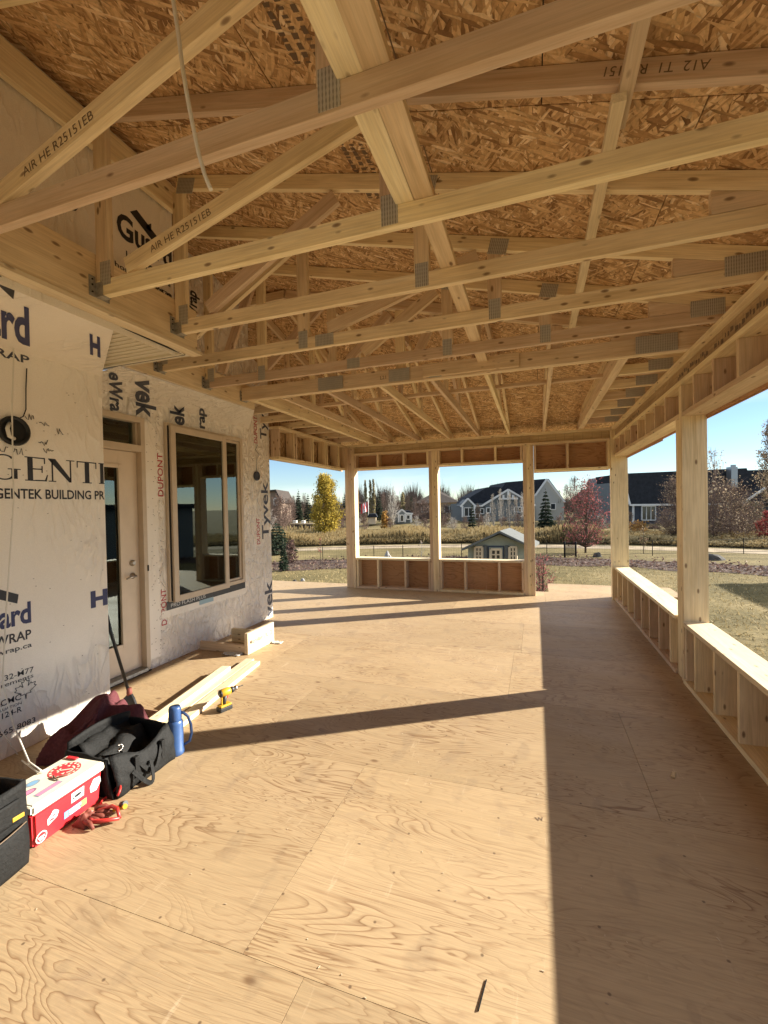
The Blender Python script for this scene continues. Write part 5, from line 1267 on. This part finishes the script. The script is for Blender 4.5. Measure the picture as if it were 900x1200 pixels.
hwin(h3, 752, 768, 593.2, 609.5, D-.1, 3); hwin(h3, 752.3, 767.5, 615, 622.5, D-.1, 2); hwin(h3, 842, 856, 593, 605, D-.1, 2)
hpart('chimney', 'metal_flue', h3, [(rect(857, 864.5, 547, 571), D-1.2, .7), (rect(859, 862.5, 544.5, 547), D-1.0, .35)])
D = 62
h4 = thing('house', 'house with a red brown roof half hidden behind the red maple', 'house', base(712, D))
hpart('wall', 'siding_brown', h4, [(rect(700, 725, 585, 618), D, 8)]); hpart('roof', 'roof_red', h4, [([(697, 586), (712, 571), (728, 569), (728, 586)], D-.3, 8)]); hwin(h4, 705, 712, 590, 598, D-.05, 2)
D = 66
h5 = thing('house', 'brown gabled house at the far left, partly cut off by the house corner', 'house', base(318, D))
hpart('wall', 'siding_brown', h5, [([(300, 588), (310, 577), (322, 575), (329, 588), (329, 618), (300, 618)], D, 8)]); hpart('roof', 'roof_brown', h5, [([(296, 590), (308, 575), (323, 573.5), (331, 589), (329.5, 589), (321.5, 575.5), (309, 577), (298, 590)], D-.4, 9)]); hwin(h5, 321, 326, 584, 592, D-.05)
D = 58
h6 = thing('cottage', 'little white trimmed cottage standing on the far bank beside the bare birch', 'cottage', base(472, D))
hpart('wall', 'siding_grey', h6, [(rect(463, 482, 601, 614), D, 4), ([(466, 602), (471, 597.5), (476, 602)], D-.5, 3), (rect(467, 475, 601.9, 614), D-.5, 3)]); hpart('roof', 'roof_dark', h6, [([(462, 602), (466, 598.5), (480, 598.2), (484, 601.8)], D+.3, 4)])
mb = MB()
for a, b in (((465, 602.5), (471, 597)), ((471, 597), (477.5, 602.5)), ((477, 601.5), (484, 602)), ((467.2, 602), (467.2, 612)), ((474.8, 602), (474.8, 612)), ((482, 602), (482, 612))): hbar(mb, a, b, D-.8, .2)
mb.build('trim', MAT['white_trim'], h6); hwin(h6, 476.5, 480.5, 603.5, 608.5, D-.1); hwin(h6, 469, 473, 603.5, 611, D-.6)
D = 56
h7 = thing('garden_shed', 'small pale shed with a dark roof beside the flag pole', 'shed', base(436, D))
hpart('wall', 'siding_cream', h7, [(rect(431, 440.5, 606, 614), D, 3)]); hpart('roof', 'roof_dark', h7, [([(429.5, 606.5), (433, 602.5), (440, 602), (442.5, 606)], D-.2, 3.4)])
D = 52
f1 = thing('board_fence', 'dark board fence with pale things along its top, left of the yellow tree', 'fence', base(353, D))
hpart('board_panel', 'fence_wood', f1, [(rect(339, 367.5, 614, 634), D, .1)])
hpart('cap', 'siding_cream', f1, [(rect(338, 368, 613.2, 614.4), D-.15, .3)]); hpart('post', 'siding_brown', f1, [(rect(343, 344, 614.5, 634), D-.1, .09)]); hpart('post', 'siding_brown', f1, [(rect(367, 368, 614.5, 634), D-.1, .09)])
D = 51
for x0, x1, lb in ((343, 347, 'left one of two pale boxes just showing above the dark board fence'), (353, 356.5, 'right one of two pale boxes just showing above the dark board fence')):
    mb = MB(); pri(mb, rect(x0, x1, 610.6, 613.1), D+1, .8); pri(mb, rect(x0-.2, x1+.2, 610.2, 610.5), D+.95, .9); tag(mb.build('storage_box', MAT['white_trim']), lb, 'box')
D = 58
fp = thing('flag_pole', 'white pole flying a red and white maple leaf flag beyond the grass', 'flag pole', base(431.5, D))
MB().tube([base(431.5, D), H(431.5, 585, D)], [.06, .035], 8).build('pole', MAT['white_trim'], fp)
def flagf(u, v): 
    p = H(431-8*u, 588+11*v+3.2*u, D-.1); return p + fh*(.12*math.sin(u*7+v*2))
bm = bmesh.new(); n = 16; vs = [[bm.verts.new(flagf(i/n, j/8)) for j in range(9)] for i in range(n+1)]
for i in range(n):
    for j in range(8):
        f = bm.faces.new((vs[i][j], vs[i+1][j], vs[i+1][j+1], vs[i][j+1])); u, v = (i+.5)/n, (j+.5)/8
        f.material_index = 0 if (u < .25 or u > .75 or (abs(u-.5) < .16*(1-abs(v-.45)*2))) else 1
me = bpy.data.meshes.new('flag'); bm.to_mesh(me); bm.free(); link('flag', me, [MAT['flag_red'], MAT['flag_white']], fp)
# --- playhouse
D = 20
ph = thing('playhouse', 'sage green garden playhouse with a grey shingled roof below the middle opening', 'playhouse', base(585, D))
gy = 672
fh_keep = fh.copy(); fh = Vector((.12, 1, 0)).normalized()
hpart('wall', 'siding_sage', ph, [([(548.5, gy), (548.5, 641), (585.5, 626.5), (615, 638.5), (615, gy)], D, 1.8)])
mb = MB()
for xa, ya in ((540.5, 643), (624, 640.5)):
    p0, p1 = H(585.5, 622, D-.45), H(xa, ya, D-.45); q = fh*2.6; dn = Vector((0, 0, -.10))
    mb.raw([p0, p1, p1+q, p0+q, p0+dn, p1+dn, p1+q+dn, p0+q+dn], [(0, 1, 2, 3), (4, 7, 6, 5), (0, 4, 5, 1), (1, 5, 6, 2), (2, 6, 7, 3), (3, 7, 4, 0)])
mb.build('roof', MAT['roof_grey'], ph)
hpart('door_recess', 'siding_navy', ph, [(rect(571, 591, 639.5, gy), D-.03, .02)])
dr_ = hpart('door', 'siding_sage', ph, [(rect(573, 589, 641.5, gy), D-.06, .025)])
hwin(ph, 575.2, 587, 643.8, 656, D-.08, 2, 2, 'siding_cream'); hwin(ph, 556.8, 565, 641, 656.5, D-.05, 2, 3, 'siding_cream'); hwin(ph, 597.2, 605, 641, 656.5, D-.05, 2, 3, 'siding_cream')
hpart('pilaster', 'roof_grey', ph, [(rect(566.5, 570, 639, gy), D-.08, .06)]); hpart('pilaster', 'roof_grey', ph, [(rect(592, 595.5, 639, gy), D-.08, .06)])
fh = fh_keep
# --- black wire fence
fz = thing('wire_fence', 'low black metal fence running across the yard in front of the path', 'fence', base(700, 24))
FD = 24.0; pxs = [250, 290, 333, 377, 407, 437, 471, 505, 540, 575, 610, 640, 661, 674, 716, 764, 818, 871, 925, 980]
gzf = GZ
def fpt(px, z): p = H(px, 594, FD); return Vector((p.x, p.y, z))
for px in pxs: MB().tube([fpt(px, gzf-.15), fpt(px, gzf+.86)], 0.020 if px not in (661, 674) else .05, 6).build('post', MAT['fence_black'], fz)
for z in (.80, .12): MB().tube([fpt(pxs[0], gzf+z), fpt(pxs[-1], gzf+z)], .010, 5).build('rail', MAT['fence_black'], fz)
mb = MB(); n = 260
for k in range(n): 
    px = pxs[0]+(pxs[-1]-pxs[0])*k/n; mb.tube([fpt(px, gzf+.12), fpt(px, gzf+.8)], .0018, 3, cap=False)
mb.build('wire_mesh', MAT['fence_black'], fz)
mb = MB()
for k in range(14): px = 661+13*k/14; mb.tube([fpt(px, gzf+.1), fpt(px, gzf+.8)], .012, 4, cap=False)
mb.build('gate_bars', MAT['fence_black'], fz)
# --- trees
broadleaf('aspen_tree', 'rounded yellow aspen in full autumn leaf left of the corner post', 382, 42, 557, 38, 'yellow_leaf', 17000, .085, 1, tips=150, low=.06, upright=.7, belly=.58, twigs=4)
for lb, px, D, top, wd, sd_ in (('dark spruce left of the yellow tree, the taller of two', 350, 66, 573.5, 13, 2), ('dark spruce touching the yellow tree on its left', 361, 68, 579, 15, 3), ('dark slim spruce seen just left of the corner post', 404, 68, 580, 10, 4),
                          ('dark spruce beside the flag pole, tallest in that opening', 444, 66, 574.5, 14, 5), ('small dark spruce just left of the middle post', 482, 78, 580, 14, 6), ('small dark spruce behind the white trimmed cottage', 467.5, 82, 585, 12, 7),
                          ('small green spruce in front of the little gable of the grey house', 553, 40, 590, 13, 8), ('tall spruce in front of the sunlit toned gable end of the grey house', 639.5, 44, 573, 25, 9), ('low dark conifer below the tall spruce', 650, 40, 610, 20, 10)):
    conifer(lb, px, D, top, wd, sd_, 2400 if wd > 20 else 1500)
conifer('small blue green juniper by the mulch bed at the left', 331, 21, 632, 12, 12, 900, name='juniper_shrub'); conifer('squat dark evergreen at the left edge of the yard view', 324, 29, 611, 56, 13, 3200, name='evergreen_shrub')
for lb, px, top, sd_ in (('pale columnar poplar, leftmost of the three by the flag', 428.8, 561, 21), ('pale columnar poplar, middle one of the three by the flag', 434, 561.5, 22), ('pale columnar poplar, rightmost of the three by the flag', 438, 560.5, 23)):
    broadleaf('poplar_tree', lb, px, 80, top, 4.6, 'pale_poplar_leaf', 900, .2, sd_, tips=50, low=.1, upright=1.6, spread=.9, bark='pale_bark')
broadleaf('poplar_tree', 'pale poplar behind the cottage roof', 472, 84, 577, 8, 'pale_poplar_leaf', 500, .2, 24, tips=50, low=.2, upright=1.4, bark='pale_bark')
broadleaf('birch_tree', 'bare white barked birch leaning beside the white trimmed cottage', 460, 56, 569, 20, None, 0, .1, 25, tips=80, low=.18, upright=1.1, bark='pale_bark', trunk_r=.016)
broadleaf('small_tree', 'little orange leaved tree in front of the pale shed', 450, 50, 600, 12, 'orange_leaf', 900, .11, 26, tips=40, low=.15)
for px, top, sd_, lb in ((578, 577, 31, 'bare birch before the main gable of the grey house, leftmost of five'), (586.5, 571, 32, 'bare birch before the main gable of the grey house, tallest of five'), (596.5, 575, 33, 'bare birch under the peak of the main gable'), (604, 580, 34, 'bare birch right of the main gable peak'), (612, 576, 35, 'bare birch touching the doorway post')):
    broadleaf('birch_tree', lb, px, 46, top, 11, 'tan_leaf', 60, .06, sd_, tips=46, low=.25, upright=1.4, bark='pale_bark', trunk_r=.012, twigs=4)
broadleaf('maple_tree', 'red leaved maple seen through the doorway bay', 686, 26, 561, 58, 'maple_leaf', 2300, .055, 41, tips=150, low=.16, upright=.95, bark='bark', trunk_r=.014, twigs=6, belly=.62)
broadleaf('shrub', 'low red leaved shrub beside the plywood landing', 634, 14.5, 651, 36, 'maple_leaf', 420, .036, 42, tips=90, low=.08, stems=6, trunk_r=.012, upright=.8, twigs=4)
broadleaf('shrub', 'broad bare shrub with pale dry leaves right of the wall post', 846, 33, 566, 104, 'tan_leaf', 2600, .052, 43, tips=330, low=.05, stems=7, trunk_r=.009, upright=.9, twigs=7, bark='twig')
broadleaf('young_tree', 'thin young tree rising above the shrubs just right of the wall post', 836, 32, 523, 44, 'tan_leaf', 230, .085, 61, tips=46, low=.42, upright=1.2, trunk_r=.008, twigs=3, bark='twig')
broadleaf('shrub', 'bare shrub with pale dry leaves left of the wall post', 797, 34, 558, 62, 'tan_leaf', 1500, .052, 44, tips=260, low=.05, stems=6, trunk_r=.009, upright=.9, twigs=7, bark='twig')
broadleaf('shrub', 'dark bushy shrub before the navy house at the right edge', 872, 36, 590, 66, 'shrub_leaf', 5000, .07, 45, tips=300, low=.04, stems=6, trunk_r=.01, twigs=6, bark='twig')
broadleaf('shrub', 'crimson leaved shrub at the right edge of the picture', 899, 30, 600, 22, 'red_leaf', 2000, .055, 46, tips=60, low=.1, stems=4)
broadleaf('shrub', 'yellowing shrub under the window of the navy house', 748, 38, 612, 32, 'orange_leaf', 700, .08, 47, tips=90, low=.04, stems=5, twigs=5, bark='twig')
broadleaf('sapling', 'thin staked sapling in front of the navy house window', 753.5, 25, 616, 10, 'tan_leaf', 50, .05, 48, tips=16, low=.35, trunk_r=.012, twigs=2)
broadleaf('sapling', 'thin bare sapling in the left opening by the fence', 374, 23, 630, 9, 'red_leaf', 20, .04, 49, tips=14, low=.4, trunk_r=.012, twigs=2)
broadleaf('sapling', 'thin bare sapling in the first window opening, right of the grey boulder', 493, 24, 632, 12, 'tan_leaf', 30, .04, 50, tips=20, low=.35, trunk_r=.013, twigs=2, bark='pale_bark')
broadleaf('bare_tree', 'brown leafless tree by the gabled house at the far left', 327, 50, 580, 34, 'fallen_leaf', 500, .10, 51, tips=170, low=.1, upright=.9, twigs=6, bark='twig')
broadleaf('bare_tree', 'brown leafless tree beside the left spruces', 339, 56, 582, 22, 'fallen_leaf', 200, .09, 52, tips=110, low=.12, upright=.9, twigs=5, bark='twig')
broadleaf('bare_tree', 'brown leafless tree right of the yellow aspen', 402, 54, 596, 22, 'fallen_leaf', 300, .09, 53, tips=110, low=.1, upright=.9, twigs=5, bark='twig')
broadleaf('bare_tree', 'brown leafless tree behind the flag', 424, 62, 588, 18, 'fallen_leaf', 300, .1, 54, tips=110, low=.1, upright=.9, twigs=5, bark='twig')
broadleaf('bare_tree', 'tall bare tree before the tan house, left of the middle post', 496, 62, 585, 24, 'fallen_leaf', 200, .1, 55, tips=110, low=.1, upright=.9, twigs=5, bark='twig')
broadleaf('bare_tree', 'bare tree crossing the cream wall of the tan house', 522, 60, 590, 18, 'fallen_leaf', 120, .1, 56, tips=90, low=.1, upright=1, twigs=5, bark='twig')
broadleaf('bare_tree', 'tall bare tree rising behind the red maple', 672, 70, 557, 24, None, 0, .1, 57, tips=110, low=.2, upright=1.2, twigs=5, bark='twig')
broadleaf('shrub', 'dark red shrub left of the mulch bed in the left opening', 340, 24, 634, 20, 'fallen_leaf', 600, .07, 58, tips=70, low=.06, stems=5)
broadleaf('oak_tree', 'tan leaved tree cut by the right edge above the navy roof', 906, 40, 488, 34, 'tan_leaf', 3600, .085, 59, tips=120, low=.3, trunk_r=.014)
for k, (px, D, top, wd) in enumerate(((315, 44, 596, 26), (333, 46, 603, 22), (395, 50, 602, 18), (418, 50, 600, 16), (427, 48, 606, 14), (456, 50, 606, 16), (488, 50, 604, 16), (498, 46, 606, 16), (520, 52, 604, 16), (530, 48, 606, 18), (545, 46, 606, 14), (563, 48, 604, 14), (572, 44, 600, 16), (590, 44, 606, 20), (607, 44, 602, 18), (622, 46, 600, 16), (655, 44, 604, 18), (668, 46, 600, 20), (705, 44, 602, 22), (735, 42, 614, 20), (765, 42, 616, 18))):
    broadleaf('bare_bush', 'bare twiggy bush growing on the far grassy bank', px, D, top, wd, 'fallen_leaf', 90, .07, 100+k, tips=80, low=.06, stems=5, trunk_r=.008, upright=.9, twigs=5, bark='twig' if k % 3 else 'pale_bark', group='bare bushes on the far bank')
# a neighbour's garage whose shade falls on the lawn at the right
A_, C_ = hit(836, 685, Z=GZ), hit(872, 706, Z=GZ); sh = Vector((sdir.x, sdir.y, 0))/math.tan(SUN_EL)/math.cos(SUN_EL)*3.4
gx, gy0, gy1 = (A_+sh).x, (C_+sh).y-1.5, (A_+sh).y
gt = thing('garage', 'neighbouring grey garage standing right of the lawn, its shade on the grass', 'garage', (gx+3, (gy0+gy1)/2, GZ))
MB().box((gx+.25, gy0+.2, GZ-.2), (gx+6, gy1-.2, GZ+3.1)).build('wall', MAT['siding_grey'], gt)
MB().box((gx, gy0, GZ+3.1), (gx+6.3, gy1, GZ+3.4)).build('roof', MAT['roof_dark'], gt)
MB().box((gx+.20, gy0+1.0, GZ), (gx+.248, gy0+1.95, GZ+2.1)).build('door', MAT['white_trim'], gt)
for k, (px, D, top, wd) in enumerate(((312, 58, 578, 22), (344, 70, 580, 16), (357, 74, 577, 14), (372, 70, 578, 16), (392, 66, 584, 16), (410, 72, 582, 14), (420, 74, 578, 14), (449, 76, 576, 16), (455, 70, 574, 16), (466, 74, 580, 14), (478, 72, 578, 14), (486, 68, 582, 14), (500, 70, 588, 12), (541, 72, 582, 14), (560, 52, 590, 12), (620, 56, 576, 14), (655, 60, 574, 14), (664, 66, 566, 16), (696, 60, 566, 18), (708, 58, 574, 16), (738, 44, 598, 18), (780, 42, 596, 20))):
    broadleaf('bare_tree', 'slender leafless tree in the belt behind the grassy bank', px, D, top, wd, 'fallen_leaf', 70, .07, 200+k, tips=70, low=.12, trunk_r=.010, upright=1.1, twigs=5, bark='twig' if k % 2 else 'bark', group='slender leafless trees behind the bank')
# far woods along the horizon, one mass of twigs
rs = random.Random(77); mb = MB()
vs, fs = [], []
for k in range(34000):
    px = rs.uniform(240, 930); D = rs.uniform(95, 140); b_ = H(px, 594, D); b_.z = GZ+.6
    hh = (3.0+3.2*abs(mnoise.noise(Vector((px*.03, 2, 1))))*2)*rs.random()**.6; a = rs.uniform(-.5, .5); r_ = rgt*rs.gauss(0, .10)
    p = b_+Vector((0, 0, hh*.3*rs.random())); q = p + Vector((0, 0, hh)) + rgt*a*hh*.5; i = len(vs)
    vs += [p-rgt*.09, p+rgt*.09, q+fh*.2]; fs.append((i, i+1, i+2))
me = bpy.data.meshes.new('woods'); me.from_pydata([tuple(v) for v in vs], [], fs)
tag(link('woods', me, MAT['twig_mass']), 'low brown leafless woods along the horizon', 'woods', kind='stuff')
# tall grass of the drainage strip
vs, fs, cols = [], [], []
for k in range(52000):
    a = rs.uniform(-.95, .72); r_ = 34.6+10*rs.random()**1.6
    x, y = r_*math.sin(a), r_*math.cos(a); h_ = rs.uniform(.4, .95)*(1 if a < .12 else .45)*(.55 if r_ < 36 else 1)*max(.15, .75+1.1*mnoise.noise(Vector((x*.22, y*.22, 3)))); z = gz(r_)+.05
    b_ = rs.uniform(0, 6.28); wd = rs.uniform(.02, .05); lx, ly = rs.gauss(0, .18), rs.gauss(0, .18); i = len(vs)
    vs += [(x-wd*math.cos(b_), y-wd*math.sin(b_), z), (x+wd*math.cos(b_), y+wd*math.sin(b_), z), (x+lx+wd*.9, y+ly, z+h_), (x+lx-wd*.9, y+ly, z+h_*.93)]
    fs.append((i, i+1, i+2, i+3)); cols.append((min(1, max(0, rs.gauss(.56, .2)-(.42 if r_ < 36.2 else 0))), 0, 0))  # front blades coloured darker to paint the shaded base
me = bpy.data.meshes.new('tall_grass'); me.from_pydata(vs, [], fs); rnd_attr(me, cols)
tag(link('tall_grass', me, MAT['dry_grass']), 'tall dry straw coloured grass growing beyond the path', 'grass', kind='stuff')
# fallen leaves and low plants in the beds
P = []
for k in range(5000):
    if k % 3: a, r_ = rs.uniform(-.30, .75), rs.uniform(22.5, 25.6)
    else: a, r_ = rs.uniform(-.95, -.37), rs.uniform(21.4, 25.4)
    P.append((Vector((r_*math.sin(a), r_*math.cos(a), GZ+.03+.22*rs.random()**3)), rs.random()))
o = leaves('leaf_litter', P, .07, 'fallen_leaf', None, rs, flat=True); tag(o, 'fallen leaves and low stems covering the mulch beds', 'leaves', kind='stuff')
# tufts of short lawn grass near the porch
vs, fs, cols = [], [], []
for k in range(26000):
    a = rs.uniform(-.9, .62); r_ = 8.5+15*rs.random()**1.1
    x, y = r_*math.sin(a), r_*math.cos(a)
    if -7 < x < 1.6 and y < 8.6: continue
    h_ = rs.uniform(.03, .09); z = GZ; b_ = rs.uniform(0, 6.28); wd = .012; i = len(vs); lx, ly = rs.gauss(0, .04), rs.gauss(0, .04)
    vs += [(x-wd*math.cos(b_), y-wd*math.sin(b_), z), (x+wd*math.cos(b_), y+wd*math.sin(b_), z), (x+lx, y+ly, z+h_)]; fs.append((i, i+1, i+2)); cols.append((rs.random(), 0, 0))
me = bpy.data.meshes.new('lawn_grass'); me.from_pydata(vs, [], fs); rnd_attr(me, cols); tag(link('lawn_grass', me, MAT['dry_grass']), 'short dry grass of the lawn around the porch', 'grass', kind='stuff')
# boulders
def boulder(label, px, py, D, wpx, hpx, mat, seed):
    b_ = H(px, 594, D); b_.z = GZ-.03
    bm = bmesh.new(); bmesh.ops.create_icosphere(bm, subdivisions=3, radius=1)
    sx = wpx*D/F_PX/2; sz = hpx*D/F_PX
    for v in bm.verts:
        n = 1+.28*mnoise.noise(v.co*1.3+Vector((seed, 0, 0)))+.10*mnoise.noise(v.co*4+Vector((seed, 0, 0)))
        v.co = Vector((v.co.x*sx*n, v.co.y*sx*.8*n, v.co.z*sz*n*(1 if v.co.z > 0 else .3)))
    me = bpy.data.meshes.new('boulder'); bm.to_mesh(me); bm.free()
    tag(link('boulder', me, MAT[mat], None, Matrix.Translation(b_)), label, 'boulder')
boulder('pale grey boulder showing above the left window sill', 453, 650, 22, 13, 17, 'rock_grey', 1)
boulder('long dark boulder in the mulch bed right of the wall post', 829, 670, 22, 30, 9, 'rock_dark', 2)
boulder('pale boulder at the foot of the red shrub, left one', 640.5, 680, 13.6, 9, 7, 'rock_grey', 3)
boulder('pale boulder at the foot of the red shrub, right one', 650, 681, 13.7, 8, 6, 'rock_grey', 4)
boulder('dark boulder under the red maple', 699, 664, 24, 10, 6, 'rock_dark', 5)
boulder('small boulder in the left mulch bed', 353, 655, 18, 6, 4, 'rock_grey', 6)
boulder('dark boulder in the left mulch bed, near the juniper', 343, 668, 17.5, 8, 5, 'rock_dark', 7)
